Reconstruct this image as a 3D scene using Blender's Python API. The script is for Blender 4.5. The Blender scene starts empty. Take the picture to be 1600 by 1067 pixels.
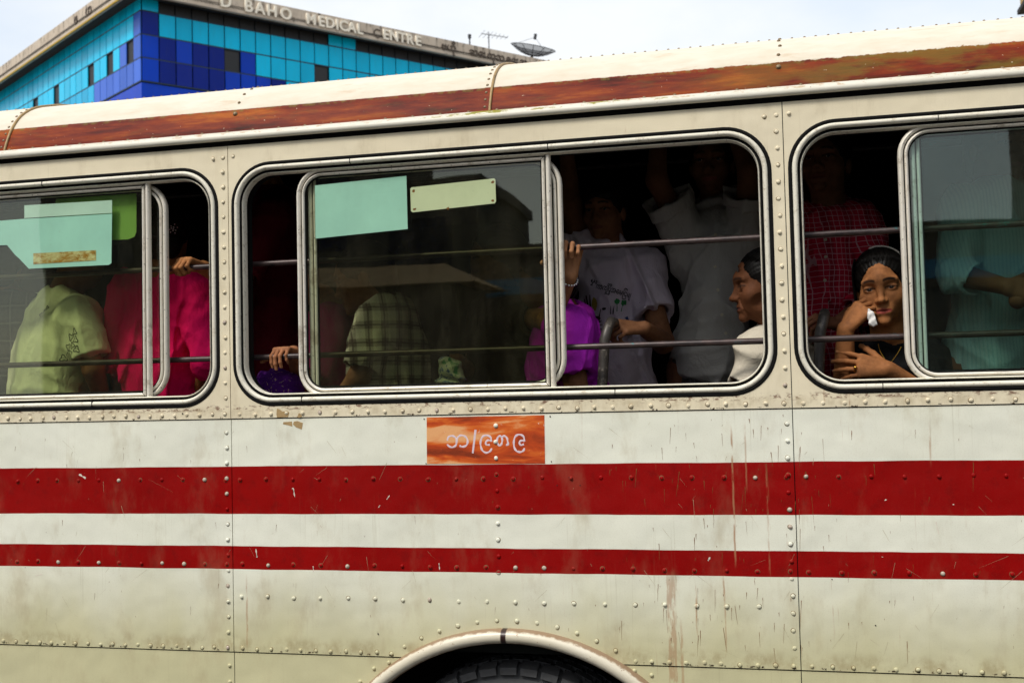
import bpy, bmesh, math, random
import numpy as np
from mathutils import Vector, Matrix
from mathutils.bvhtree import BVHTree
random.seed(7); RNG = np.random.default_rng(7)
scene = bpy.context.scene
COL = scene.collection

# ------------------------------------------------------------------ camera, sky, sun, exposure
cam_data = bpy.data.cameras.new('camera'); cam = bpy.data.objects.new('camera', cam_data); COL.objects.link(cam)
cam_data.sensor_width = 36.0; cam_data.lens = 40.5; cam_data.clip_start = 0.05; cam_data.clip_end = 3000
cam_r, cam_u, cam_w = Vector((0.9717812, 0.2347689, -0.0229108)), Vector((0.0329434, -0.0389014, 0.9986999)), Vector((-0.2335724, 0.9712725, 0.0455377))
m = Matrix((cam_r, cam_u, -cam_w)).transposed().to_4x4(); m.translation = Vector((0.0, -3.3, 1.72)); cam.matrix_world = m
cam_data.dof.use_dof = True; cam_data.dof.focus_distance = 3.45; cam_data.dof.aperture_fstop = 7.1
scene.camera = cam

SUN_EL, SUN_AZ = math.radians(52), math.radians(208)      # azimuth: clockwise from +Y (the bus lies along X)
world = bpy.data.worlds.new('World'); scene.world = world; world.use_nodes = True
def build_world():
    nt = world.node_tree; n = nt.nodes; n.clear(); L = nt.links.new
    out = n.new('ShaderNodeOutputWorld'); bg = n.new('ShaderNodeBackground'); bg.inputs['Strength'].default_value = 0.12
    sky = n.new('ShaderNodeTexSky'); sky.sky_type = 'NISHITA'; sky.sun_disc = False
    sky.sun_elevation = SUN_EL; sky.sun_rotation = SUN_AZ; sky.dust_density = 3.0; sky.air_density = 1.2
    tc = n.new('ShaderNodeTexCoord'); nz = n.new('ShaderNodeTexNoise')
    nz.inputs['Scale'].default_value = 2.2; nz.inputs['Detail'].default_value = 7; nz.inputs['Roughness'].default_value = 0.55
    mp = n.new('ShaderNodeMapping'); mp.inputs['Scale'].default_value = (1, 1, 2.0); mp.inputs['Location'].default_value = (0.35, 0.1, 0.2)
    L(tc.outputs['Generated'], mp.inputs['Vector']); L(mp.outputs['Vector'], nz.inputs['Vector'])
    rp = n.new('ShaderNodeValToRGB'); rp.color_ramp.elements[0].position = 0.38; rp.color_ramp.elements[0].color = (0.58, 0.58, 0.58, 1)
    rp.color_ramp.elements[1].position = 0.62; rp.color_ramp.elements[1].color = (1, 1, 1, 1)
    L(nz.outputs['Fac'], rp.inputs['Fac'])
    mx = n.new('ShaderNodeMix'); mx.data_type = 'RGBA'
    L(rp.outputs['Color'], mx.inputs['Factor']); L(sky.outputs['Color'], mx.inputs['A']); mx.inputs['B'].default_value = (4.3, 4.45, 4.6, 1)
    L(mx.outputs['Result'], bg.inputs['Color']); L(bg.outputs['Background'], out.inputs['Surface'])
build_world()
sun_d = bpy.data.lights.new('sun', 'SUN'); sun_d.energy = 1.5; sun_d.angle = math.radians(13); sun_d.color = (1.0, 0.95, 0.87)
sun = bpy.data.objects.new('sun', sun_d); COL.objects.link(sun)
sun_dir = Vector((math.sin(SUN_AZ) * math.cos(SUN_EL), math.cos(SUN_AZ) * math.cos(SUN_EL), math.sin(SUN_EL)))
sun.rotation_euler = sun_dir.to_track_quat('Z', 'Y').to_euler(); sun.location = (-4, -8, 12)
vs = scene.view_settings; vs.view_transform = 'Standard'; vs.look = 'None'; vs.gamma = 1; vs.exposure = 0.92; vs.use_curve_mapping = False
scene.render.engine = 'CYCLES'; scene.cycles.max_bounces = 8; scene.cycles.transparent_max_bounces = 16
scene.cycles.use_denoising = True

# ------------------------------------------------------------------ object helpers
WL = {}                                     # world location of each object made here (none is rotated at its parent)
def finish(o, parent=None, loc=None, label=None, cat=None, group=None, kind=None):
    COL.objects.link(o)
    base = WL[parent.name] if parent else Vector((0, 0, 0))
    l = Vector(loc) if loc is not None else base.copy()
    if parent: o.parent = parent
    o.location = l - base; WL[o.name] = l
    if label: o['label'] = label
    if cat: o['category'] = cat
    if group: o['group'] = group
    if kind: o['kind'] = kind
    return o
def empty(name, loc, label, cat, group=None):
    o = bpy.data.objects.new(name, None); o.empty_display_size = 0.1
    return finish(o, None, loc, label, cat, group)
def mesh_obj(name, me, mats, parent=None, loc=None, **kw):
    """me: mesh in world coordinates; shifted so that the object's origin is its parent's (or loc)"""
    o = bpy.data.objects.new(name, me)
    for mm in (mats if isinstance(mats, (list, tuple)) else [mats]): me.materials.append(mm)
    finish(o, parent, loc, **kw)
    me.transform(Matrix.Translation(-WL[o.name]))
    return o
def share_obj(name, me, parent, loc, **kw):
    return finish(bpy.data.objects.new(name, me), parent, loc, **kw)
def bm_mesh(bm, name, smooth=None):
    bmesh.ops.recalc_face_normals(bm, faces=bm.faces[:])
    me = bpy.data.meshes.new(name); bm.to_mesh(me); bm.free()
    if smooth is not None: set_smooth(me, smooth)
    return me
def set_smooth(me, angle=None):
    me.polygons.foreach_set('use_smooth', [True] * len(me.polygons))
    if angle is not None and angle < 179:
        me.set_sharp_from_angle(angle=math.radians(angle))
def np_mesh(name, V, Q, smooth=True):
    me = bpy.data.meshes.new(name); n = len(V); k = Q.shape[1]
    me.vertices.add(n); me.vertices.foreach_set('co', np.ascontiguousarray(V, np.float32).ravel())
    me.loops.add(Q.size); me.loops.foreach_set('vertex_index', np.ascontiguousarray(Q, np.int32).ravel())
    me.polygons.add(len(Q)); me.polygons.foreach_set('loop_start', np.arange(len(Q), dtype=np.int32) * k)
    me.update(calc_edges=True)
    if smooth: me.polygons.foreach_set('use_smooth', np.ones(len(Q), bool))
    return me
def join_np(parts):
    V = []; Q = []; o = 0
    for v, q in parts: V.append(v); Q.append(q + o); o += len(v)
    return np.concatenate(V), np.concatenate(Q)

def bm_box(bm, x0, x1, y0, y1, z0, z1, bev=0.0):
    g = bmesh.ops.create_cube(bm, size=1.0)
    for v in g['verts']:
        v.co = Vector(((x0 + x1) / 2 + v.co.x * (x1 - x0), (y0 + y1) / 2 + v.co.y * (y1 - y0), (z0 + z1) / 2 + v.co.z * (z1 - z0)))
    if bev > 0:
        es = list({e for v in g['verts'] for e in v.link_edges})
        bmesh.ops.bevel(bm, geom=es, offset=bev, segments=2, profile=0.6, affect='EDGES')
def box(name, x0, x1, y0, y1, z0, z1, mat, parent=None, bev=0.0, **kw):
    bm = bmesh.new(); bm_box(bm, x0, x1, y0, y1, z0, z1, bev)
    return mesh_obj(name, bm_mesh(bm, name, 40 if bev else None), mat, parent, **kw)
def bm_tube(bm, pts, rad, seg=10, closed=False, caps=True):
    """round tube through pts; rad a number or a list"""
    pts = [Vector(p) for p in pts]; n = len(pts); rings = []
    rads = rad if isinstance(rad, (list, tuple)) else [rad] * n
    prev = None
    for i, p in enumerate(pts):
        if closed: t = pts[(i + 1) % n] - pts[i - 1]
        else: t = (pts[min(i + 1, n - 1)] - pts[max(i - 1, 0)])
        t.normalize()
        if prev is None:
            a = Vector((0, 0, 1)) if abs(t.z) < 0.9 else Vector((1, 0, 0)); nrm = t.cross(a).normalized()
        else:
            nrm = (prev - t * prev.dot(t)).normalized()
        prev = nrm; b = t.cross(nrm)
        rings.append([bm.verts.new(p + (nrm * math.cos(6.28318 * j / seg) + b * math.sin(6.28318 * j / seg)) * rads[i]) for j in range(seg)])
    for i in range(n if closed else n - 1):
        r0, r1 = rings[i], rings[(i + 1) % n]
        for j in range(seg): bm.faces.new((r0[j], r0[(j + 1) % seg], r1[(j + 1) % seg], r1[j]))
    if caps and not closed:
        bm.faces.new(rings[0][::-1]); bm.faces.new(rings[-1])
def tube(name, pts, rad, mat, parent=None, seg=10, closed=False, **kw):
    bm = bmesh.new(); bm_tube(bm, pts, rad, seg, closed)
    return mesh_obj(name, bm_mesh(bm, name, 50), mat, parent, **kw)
def rrect(x0, x1, z0, z1, rl, rr, seg=8, rt=None):
    """rounded rectangle, counter-clockwise from lower left; rl / rr radius of the left / right corners"""
    out = []
    for cx, cz, r, a0 in ((x1 - rr, z0 + rr, rr, -90), (x1 - rr, z1 - rr, rr, 0), (x0 + rl, z1 - rl, rl, 90), (x0 + rl, z0 + rl, rl, 180)):
        for i in range(seg + 1):
            a = math.radians(a0 + 90 * i / seg); out.append((cx + r * math.cos(a), cz + r * math.sin(a)))
    return out
def ring_sweep(bm, x0, x1, z0, z1, rl, rr, prof, seg=8):
    """prof: list of (inset, y); sweeps the closed profile round a rounded rectangle"""
    loops = []
    for ins, y in prof:
        pts = rrect(x0 + ins, x1 - ins, z0 + ins, z1 - ins, max(rl - ins, 0.001), max(rr - ins, 0.001), seg)
        loops.append([bm.verts.new((x, y, z)) for x, z in pts])
    n = len(loops[0])
    for i in range(len(loops)):
        a, b = loops[i], loops[(i + 1) % len(loops)]
        for j in range(n):
            bm.faces.new((a[j], a[(j + 1) % n], b[(j + 1) % n], b[j]))
def half_round(i0, i1, yb, yf, n=6):
    """profile: inset from i0 to i1, back at yb, bulging forward to yf"""
    p = [(i0, yb)]
    for k in range(n + 1):
        a = math.pi * k / n
        p.append(((i0 + i1) / 2 - (i1 - i0) / 2 * math.cos(a), yb + (yf - yb) * (0.35 + 0.65 * math.sin(a))))
    p.append((i1, yb)); return p
def flat_ring(i0, i1, yb, yf, b=0.0015):
    s = b if yf > yb else -b
    return [(i0, yb), (i0, yf - s), (i0 + b, yf), (i1 - b, yf), (i1, yf - s), (i1, yb)]
def plate(name, outer, holes, y, th, mat, parent, **kw):
    """flat sheet in the XZ plane with holes, thickness th towards +Y"""
    bm = bmesh.new(); edges = []
    for loop in [outer] + holes:
        vs_ = [bm.verts.new((x, y, z)) for x, z in loop]
        for i in range(len(vs_)): edges.append(bm.edges.new((vs_[i], vs_[(i + 1) % len(vs_)])))
    bmesh.ops.triangle_fill(bm, use_beauty=True, use_dissolve=False, edges=edges)
    fs = bm.faces[:]
    g = bmesh.ops.extrude_face_region(bm, geom=fs)
    for e in g['geom']:
        if isinstance(e, bmesh.types.BMVert): e.co.y += th
    return mesh_obj(name, bm_mesh(bm, name), mat, parent, **kw)

# ------------------------------------------------------------------ material helpers
class NT:
    def __init__(s, name):
        s.m = bpy.data.materials.new(name); s.m.use_nodes = True; s.t = s.m.node_tree; s.n = s.t.nodes; s.n.clear()
        s.out = s.n.new('ShaderNodeOutputMaterial'); s.geo = None
    def L(s, a, b): s.t.links.new(a, b)
    def put(s, sock, v):
        if isinstance(v, bpy.types.NodeSocket): s.L(v, sock)
        elif isinstance(v, (tuple, list)): sock.default_value = tuple(v) + ((1,) if len(v) == 3 and len(sock.default_value) == 4 else ())
        else: sock.default_value = v
    def pos(s):
        if s.geo is None: s.geo = s.n.new('ShaderNodeNewGeometry')
        return s.geo.outputs['Position']
    def objc(s): return s.n.new('ShaderNodeTexCoord').outputs['Object']
    def sep(s, v):
        x = s.n.new('ShaderNodeSeparateXYZ'); s.put(x.inputs[0], v); return x.outputs
    def comb(s, x, y, z):
        c = s.n.new('ShaderNodeCombineXYZ'); s.put(c.inputs[0], x); s.put(c.inputs[1], y); s.put(c.inputs[2], z); return c.outputs[0]
    def scale(s, v, sc):
        c = s.n.new('ShaderNodeVectorMath'); c.operation = 'MULTIPLY'; s.put(c.inputs[0], v); c.inputs[1].default_value = sc; return c.outputs[0]
    def math(s, op, a, b=0.0, c=0.0, clamp=False):
        x = s.n.new('ShaderNodeMath'); x.operation = op; x.use_clamp = clamp
        s.put(x.inputs[0], a); s.put(x.inputs[1], b); s.put(x.inputs[2], c); return x.outputs[0]
    def noise(s, v, scale=5, detail=4, rough=0.55, dist=0.0):
        x = s.n.new('ShaderNodeTexNoise'); s.put(x.inputs['Vector'], v); x.inputs['Scale'].default_value = scale
        x.inputs['Detail'].default_value = detail; x.inputs['Roughness'].default_value = rough; x.inputs['Distortion'].default_value = dist
        return x.outputs['Fac']
    def voro(s, v, scale=5, feat='F1'):
        x = s.n.new('ShaderNodeTexVoronoi'); x.feature = feat; s.put(x.inputs['Vector'], v); x.inputs['Scale'].default_value = scale; return x.outputs
    def step(s, v, lo, hi):
        """smooth 0..1 between lo and hi"""
        x = s.n.new('ShaderNodeMapRange'); x.interpolation_type = 'SMOOTHSTEP'; s.put(x.inputs[0], v)
        x.inputs[1].default_value = lo; x.inputs[2].default_value = hi; x.inputs[3].default_value = 0; x.inputs[4].default_value = 1
        return x.outputs[0]
    def band(s, v, a, b, soft=0.001):
        return s.math('MULTIPLY', s.step(v, a - soft, a + soft), s.math('SUBTRACT', 1.0, s.step(v, b - soft, b + soft)))
    def mix(s, f, a, b):
        x = s.n.new('ShaderNodeMix'); x.data_type = 'RGBA'; s.put(x.inputs['Factor'], f); s.put(x.inputs['A'], a); s.put(x.inputs['B'], b); return x.outputs['Result']
    def ramp(s, f, els):
        x = s.n.new('ShaderNodeValToRGB'); cr = x.color_ramp
        while len(cr.elements) < len(els): cr.elements.new(0.5)
        for e, (p, c) in zip(cr.elements, els): e.position = p; e.color = tuple(c) + (1,)
        s.put(x.inputs['Fac'], f); return x.outputs['Color']
    def bump(s, h, strength=0.3, dist=0.01):
        x = s.n.new('ShaderNodeBump'); x.inputs['Strength'].default_value = strength; x.inputs['Distance'].default_value = dist; s.put(x.inputs['Height'], h); return x.outputs['Normal']
    def attr(s, name):
        x = s.n.new('ShaderNodeAttribute'); x.attribute_name = name; return x.outputs['Color']
    def bsdf(s, color, rough=0.5, metal=0.0, normal=None, spec=0.5, **kw):
        b = s.n.new('ShaderNodeBsdfPrincipled'); s.put(b.inputs['Base Color'], color); s.put(b.inputs['Roughness'], rough); s.put(b.inputs['Metallic'], metal)
        b.inputs['Specular IOR Level'].default_value = spec
        if normal is not None: s.put(b.inputs['Normal'], normal)
        for k, v in kw.items(): s.put(b.inputs[k.replace('_', ' ')], v)
        s.L(b.outputs['BSDF'], s.out.inputs['Surface']); return b
    def done(s): return s.m

def simple(name, color, rough=0.5, metal=0.0, var=0.25, scale=8.0, bump=0.0, bscale=60.0, spec=0.5, dirt=None, dirt_amt=0.5):
    """a plain surface with uneven colour, optional dirt patches and fine relief"""
    t = NT(name); p = t.pos()
    nz = t.noise(p, scale, 5, 0.6)
    c = t.mix(nz, tuple(x * (1 - var) for x in color), tuple(min(1, x * (1 + var)) for x in color))
    if dirt:
        d = t.step(t.noise(p, scale * 2.3, 6, 0.65), 0.55, 0.68)
        c = t.mix(t.math('MULTIPLY', d, dirt_amt), c, dirt)
    r = t.math('ADD', rough - 0.08, t.math('MULTIPLY', nz, 0.16))
    nrm = t.bump(t.noise(p, bscale, 4, 0.6), bump, 0.004) if bump else None
    t.bsdf(c, r, metal, nrm, spec); return t.done()

# ------------------------------------------------------------------ bus materials
S1A, S1B, S2A, S2B = 1.3675, 1.5145, 1.197, 1.2685          # the two painted stripes (heights in metres)
def make_bus_paint():
    t = NT('bus_paint'); p = t.pos(); x, y, z = t.sep(p)
    zz = t.math('ADD', z, t.math('MULTIPLY', t.math('SUBTRACT', t.noise(t.scale(p, (3, 1, 3)), 1.6, 3), 0.5), 0.006))
    big = t.noise(p, 2.2, 4, 0.55); fine = t.noise(p, 26, 6, 0.65)
    low = t.mix(big, (0.75, 0.76, 0.62), (0.86, 0.87, 0.77))
    up = t.mix(big, (0.76, 0.67, 0.47), (0.85, 0.78, 0.60))
    c = t.mix(t.step(z, 1.655, 1.668), low, up)
    # yellowish road dirt on the lower body, uneven
    dz = t.math('ADD', z, t.math('MULTIPLY', t.noise(t.scale(p, (1.5, 1, 0.8)), 2.4, 4), -0.30))
    dirt = t.math('SUBTRACT', 1.0, t.step(dz, 0.78, 1.12))
    c = t.mix(t.math('MULTIPLY', dirt, 0.72), c, (0.50, 0.46, 0.21))
    # red stripes
    red = t.mix(big, (0.20, 0.0, 0.0), (0.34, 0.0, 0.0))
    red = t.mix(t.math('MULTIPLY', t.step(fine, 0.52, 0.66), 0.35), red, (0.16, 0.0, 0.0))
    msk = t.math('MAXIMUM', t.band(zz, S1A, S1B, 0.0008), t.band(zz, S2A, S2B, 0.0008))
    worn = t.step(t.noise(t.scale(p, (1, 1, 0.6)), 55, 6, 0.75), 0.735, 0.76)
    c = t.mix(t.math('MULTIPLY', msk, t.math('SUBTRACT', 1.0, t.math('MULTIPLY', worn, 0.8))), c, red)
    # mottled grime, beige film
    g = t.step(t.noise(t.scale(p, (1, 1, 0.45)), 7, 7, 0.66), 0.5, 0.72)
    c = t.mix(t.math('MULTIPLY', t.math('MULTIPLY', g, 0.42), t.math('SUBTRACT', 1.0, t.math('MULTIPLY', msk, 0.75))), c, (0.42, 0.34, 0.20))
    # vertical run marks and rust streaks, gathered towards one bay
    st = t.step(t.noise(t.comb(t.math('MULTIPLY', x, 62), 0.0, t.math('MULTIPLY', z, 3.2)), 1.0, 5, 0.6), 0.62, 0.70)
    reg = t.math('ADD', 0.10, t.math('MULTIPLY', t.band(x, -0.52, 0.36, 0.22), 0.75))
    stc = t.math('MULTIPLY', t.math('MULTIPLY', st, reg), t.step(t.noise(p, 9, 5, 0.7), 0.42, 0.6))
    c = t.mix(t.math('MULTIPLY', stc, t.math('SUBTRACT', 0.8, t.math('MULTIPLY', msk, 0.5))), c, (0.36, 0.17, 0.07))
    for x0, x1, z0, z1, k in ((-0.360, -0.336, 0.86, 1.195, 0.55), (-0.325, -0.318, 0.86, 1.06, 0.5), (-0.168, -0.1635, 1.24, 1.60, 0.85), (-0.130, -0.1265, 1.45, 1.62, 0.6),
                              (-1.660, -1.655, 0.95, 1.16, 0.6), (-0.075, -0.071, 1.20, 1.50, 0.5), (0.36, 0.364, 1.52, 1.60, 0.7), (-0.20, -0.197, 1.0, 1.2, 0.6)):
        xw = t.math('ADD', x, t.math('MULTIPLY', t.math('SUBTRACT', t.noise(t.comb(0.0, 0.0, z), 14, 3), 0.5), 0.008))
        mk = t.math('MULTIPLY', t.band(xw, x0, x1, 0.0022), t.band(z, z0, z1, 0.03))
        mk = t.math('MULTIPLY', mk, t.step(t.noise(t.scale(p, (1, 1, 0.25)), 90, 4, 0.6), 0.36, 0.55))
        c = t.mix(t.math('MULTIPLY', mk, k), c, (0.40, 0.20, 0.10))
    # rust eaten in from the edge under the windows and along the sheet joints
    re = t.math('MULTIPLY', t.band(z, 1.688, 1.704, 0.006), t.step(t.noise(t.scale(p, (1, 1, 2)), 38, 6, 0.7), 0.50, 0.60))
    c = t.mix(t.math('MULTIPLY', re, 0.85), c, (0.13, 0.035, 0.02))
    rb = t.math('MAXIMUM', t.band(z, 1.6625, 1.6685, 0.0015), t.band(z, 0.9455, 0.951, 0.0015))
    rb = t.math('MULTIPLY', rb, t.step(t.noise(p, 44, 6, 0.7), 0.56, 0.60))
    c = t.mix(rb, c, (0.035, 0.022, 0.015))
    # fine dark runs below the belt line and drips from the rivets
    dr = t.step(t.noise(t.comb(t.math('MULTIPLY', x, 110), 0.0, t.math('MULTIPLY', z, 2.0)), 1.0, 4, 0.65), 0.56, 0.75); c = t.mix(t.math('MULTIPLY', t.math('MULTIPLY', dr, t.math('SUBTRACT', 0.36, t.math('MULTIPLY', msk, 0.32))), t.step(t.noise(p, 3.5, 4), 0.4, 0.65)), c, (0.34, 0.29, 0.16))
    # specks and small chips
    sp = t.step(t.noise(p, 150, 3, 0.7), 0.735, 0.765)
    c = t.mix(t.math('MULTIPLY', sp, 0.75), c, (0.22, 0.12, 0.06))
    sc = t.step(t.noise(t.comb(t.math('MULTIPLY', x, 30), 0.0, t.math('ADD', t.math('MULTIPLY', z, 9), t.math('MULTIPLY', x, 18))), 2.4, 4, 0.7), 0.735, 0.76)
    c = t.mix(t.math('MULTIPLY', sc, 0.45), c, (0.40, 0.30, 0.16))
    # dirt gathered above the joints, and fine grit
    bj = t.math('MAXIMUM', t.band(z, 0.945, 0.985, 0.018), t.math('MULTIPLY', t.band(z, 1.668, 1.695, 0.010), 0.8)); c = t.mix(t.math('MULTIPLY', t.math('MULTIPLY', bj, t.step(t.noise(t.scale(p, (1, 1, 0.7)), 17, 6, 0.7), 0.40, 0.66)), 0.5), c, (0.30, 0.22, 0.10))
    gr = t.noise(p, 420, 3, 0.8); c = t.mix(t.math('MULTIPLY', t.step(gr, 0.50, 0.78), t.math('SUBTRACT', 0.26, t.math('MULTIPLY', msk, 0.2))), c, (0.30, 0.26, 0.16))
    h = t.math('ADD', t.math('MULTIPLY', t.noise(t.scale(p, (1, 1, 1)), 3.2, 3), 1.0), t.math('MULTIPLY', fine, 0.02))
    t.bsdf(c, t.math('ADD', 0.36, t.math('MULTIPLY', fine, 0.25)), 0.0, t.bump(h, 0.65, 0.025), 0.16)
    return t.done()
PAINT = make_bus_paint()
def make_roof_paint():
    t = NT('roof_paint'); p = t.pos(); x, y, z = t.sep(p)
    n1 = t.noise(t.scale(p, (0.6, 1, 4.5)), 4.2, 7, 0.68); n2 = t.noise(t.scale(p, (0.35, 1, 1)), 30, 6, 0.65); n3 = t.noise(p, 42, 6, 0.7)
    cream = t.mix(n2, (0.58, 0.50, 0.37), (0.78, 0.73, 0.63))
    cream = t.mix(t.math('MULTIPLY', t.step(t.noise(t.scale(p, (0.4, 1, 2.0)), 11, 6, 0.7), 0.57, 0.72), 0.4), cream, (0.48, 0.32, 0.17))
    rust = t.ramp(n1, [(0.32, (0.035, 0.007, 0.003)), (0.44, (0.13, 0.013, 0.005)), (0.55, (0.22, 0.032, 0.005)), (0.68, (0.38, 0.095, 0.008))])
    rust = t.mix(t.math('MULTIPLY', t.step(n2, 0.54, 0.74), 0.5), rust, (0.12, 0.05, 0.012))
    moss = t.math('MULTIPLY', t.step(x, -0.5, 0.35), t.step(t.noise(t.scale(p, (0.6, 1, 2)), 7, 5, 0.6), 0.44, 0.6))
    rust = t.mix(t.math('MULTIPLY', moss, 0.6), rust, (0.17, 0.12, 0.015))
    edge = t.math('ADD', z, t.math('MULTIPLY', t.math('SUBTRACT', n3, 0.5), t.math('ADD', 0.007, t.math('MULTIPLY', t.step(x, -0.9, 0.4), 0.022))))
    up = t.step(edge, 2.645, 2.648)
    c = t.mix(up, rust, cream)
    lip = t.math('MULTIPLY', t.band(edge, 2.638, 2.648, 0.004), t.step(n3, 0.45, 0.6))
    c = t.mix(t.math('MULTIPLY', lip, 0.6), c, (0.16, 0.12, 0.02))
    chip = t.math('MULTIPLY', t.step(t.noise(p, 85, 4, 0.7), 0.70, 0.72), t.math('SUBTRACT', 1.0, up))
    c = t.mix(chip, c, (0.72, 0.62, 0.45))
    t.bsdf(c, 0.5, 0.0, t.bump(t.math('ADD', n2, t.math('MULTIPLY', t.noise(p, 3, 2), 3.0)), 0.25, 0.01), 0.10)
    return t.done()
ROOF = make_roof_paint()
def make_gutter_paint():
    t = NT('gutter_paint'); p = t.pos(); x, y, z = t.sep(p)
    c = t.mix(t.noise(p, 6, 4), (0.60, 0.58, 0.47), (0.76, 0.73, 0.64))
    up = t.step(z, 2.549, 2.557)
    r = t.math('MULTIPLY', t.step(t.noise(t.scale(p, (0.5, 1, 1)), 60, 6, 0.7), 0.54, 0.6), up)
    c = t.mix(t.math('MULTIPLY', r, 0.6), c, (0.42, 0.22, 0.07))
    gsp = t.math('MULTIPLY', t.step(t.noise(t.scale(p, (0.35, 1, 1)), 34, 6, 0.7), 0.52, 0.57), t.math('MULTIPLY', up, t.math('ADD', 0.1, t.band(x, -1.1, -0.3, 0.25))))
    c = t.mix(gsp, c, (0.27, 0.25, 0.03))
    sp = t.step(t.noise(p, 120, 3, 0.7), 0.70, 0.73)
    c = t.mix(t.math('MULTIPLY', sp, 0.8), c, (0.12, 0.06, 0.03))
    t.bsdf(c, 0.45, 0.0, t.bump(t.noise(p, 60, 5), 0.2, 0.004), 0.4); return t.done()
GUTTER = make_gutter_paint()
def make_trim():
    t = NT('window_trim_paint'); p = t.pos(); n = t.noise(p, 9, 6, 0.65); f = t.noise(p, 55, 6, 0.7)
    c = t.mix(n, (0.70, 0.66, 0.53), (0.86, 0.83, 0.72)); c = t.mix(t.math('MULTIPLY', t.step(f, 0.52, 0.68), 0.45), c, (0.26, 0.19, 0.10)); c = t.mix(t.math('MULTIPLY', t.step(t.noise(p, 120, 4, 0.7), 0.66, 0.70), 0.9), c, (0.05, 0.03, 0.02))
    t.bsdf(c, t.math('ADD', 0.30, t.math('MULTIPLY', f, 0.35)), 0.0, t.bump(f, 0.2, 0.003), 0.35); return t.done()
TRIM = make_trim()
RUBBER = simple('rubber', (0.006, 0.006, 0.006), 0.75, 0, 0.4, 30, 0.2, 90, 0.12)
def make_sash():
    t = NT('sash_metal'); p = t.pos()
    n = t.noise(t.scale(p, (1, 1, 1)), 30, 6, 0.65)
    c = t.mix(n, (0.68, 0.62, 0.50), (0.86, 0.83, 0.75))
    d = t.step(t.noise(p, 16, 7, 0.7), 0.54, 0.66)
    c = t.mix(t.math('MULTIPLY', d, 0.5), c, (0.24, 0.17, 0.09)); c = t.mix(t.math('MULTIPLY', t.step(t.noise(p, 95, 5, 0.7), 0.62, 0.67), 0.85), c, (0.06, 0.04, 0.02))
    t.bsdf(c, t.math('ADD', 0.26, t.math('MULTIPLY', n, 0.25)), 0.08, t.bump(n, 0.12, 0.003), 0.5); return t.done()
SASH = make_sash()
def make_glass(name, tint, film, base):
    t = NT(name); p = t.pos()
    tr = t.n.new('ShaderNodeBsdfTransparent'); tr.inputs['Color'].default_value = tint
    gl = t.n.new('ShaderNodeBsdfGlossy'); gl.inputs['Roughness'].default_value = 0.012; gl.inputs['Color'].default_value = (0.95, 0.97, 0.93, 1)
    bp = t.bump(t.noise(t.scale(p, (1, 1, 0.6)), 2.4, 2), 0.010, 0.1); t.L(bp, gl.inputs['Normal'])
    dt = t.n.new('ShaderNodeVectorMath'); dt.operation = 'DOT_PRODUCT'; t.L(t.geo.outputs['Incoming'], dt.inputs[0]); t.L(t.geo.outputs['True Normal'], dt.inputs[1])
    fr = t.math('ADD', 0.052, t.math('MULTIPLY', 0.948, t.math('POWER', t.math('SUBTRACT', 1.0, t.math('ABSOLUTE', dt.outputs['Value']), clamp=True), 5.0)))   # both faces of the pane
    m1 = t.n.new('ShaderNodeMixShader'); t.L(fr, m1.inputs[0]); t.L(tr.outputs[0], m1.inputs[1]); t.L(gl.outputs[0], m1.inputs[2])
    df = t.n.new('ShaderNodeBsdfDiffuse'); df.inputs['Color'].default_value = (0.40, 0.36, 0.24, 1)
    n1 = t.noise(t.scale(p, (1, 1, 0.35)), 13, 7, 0.7); n2 = t.noise(t.scale(p, (5, 1, 0.25)), 12, 5, 0.6); sp = t.step(t.noise(p, 110, 3, 0.7), 0.69, 0.74)
    d = t.math('ADD', base, t.math('MULTIPLY', t.math('MULTIPLY', t.step(n1, 0.40, 0.75), n2), film)); d = t.math('ADD', d, t.math('MULTIPLY', sp, 0.12))
    m2 = t.n.new('ShaderNodeMixShader'); t.L(d, m2.inputs[0]); t.L(m1.outputs[0], m2.inputs[1]); t.L(df.outputs[0], m2.inputs[2])
    t.L(m2.outputs[0], t.out.inputs['Surface']); return t.done()
GLASS = make_glass('window_glass', (0.80, 0.84, 0.72, 1), 0.045, 0.003); GLASS3 = make_glass('teal_window_glass', (0.66, 0.82, 0.79, 1), 0.04, 0.003); GLASS2 = make_glass('dirty_window_glass', (0.52, 0.54, 0.42, 1), 0.06, 0.004)
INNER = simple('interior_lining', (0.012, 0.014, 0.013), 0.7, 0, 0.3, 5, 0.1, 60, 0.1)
BARMAT = None
def make_bar():
    t = NT('worn_rail_paint'); p = t.pos()
    n = t.noise(t.scale(p, (0.5, 1, 1)), 34, 6, 0.7)
    c = t.ramp(n, [(0.40, (0.030, 0.022, 0.022)), (0.56, (0.070, 0.045, 0.042)), (0.63, (0.06, 0.05, 0.05)), (0.67, (0.01, 0.12, 0.13))])
    t.bsdf(c, 0.38, 0.25, t.bump(n, 0.25, 0.003), 0.5); return t.done()
BARMAT = make_bar()
DARKSTEEL = simple('dark_steel', (0.035, 0.033, 0.030), 0.5, 0.3, 0.4, 20, 0.2, 60, 0.4, (0.09, 0.045, 0.02), 0.5)
UNDER = simple('underbody_black', (0.010, 0.010, 0.010), 0.8, 0, 0.3, 10, 0.2, 50, 0.2)
TYRE = simple('tyre_rubber', (0.11, 0.112, 0.115), 0.75, 0, 0.35, 22, 0.35, 70, 0.3, (0.10, 0.09, 0.07), 0.5)

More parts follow.
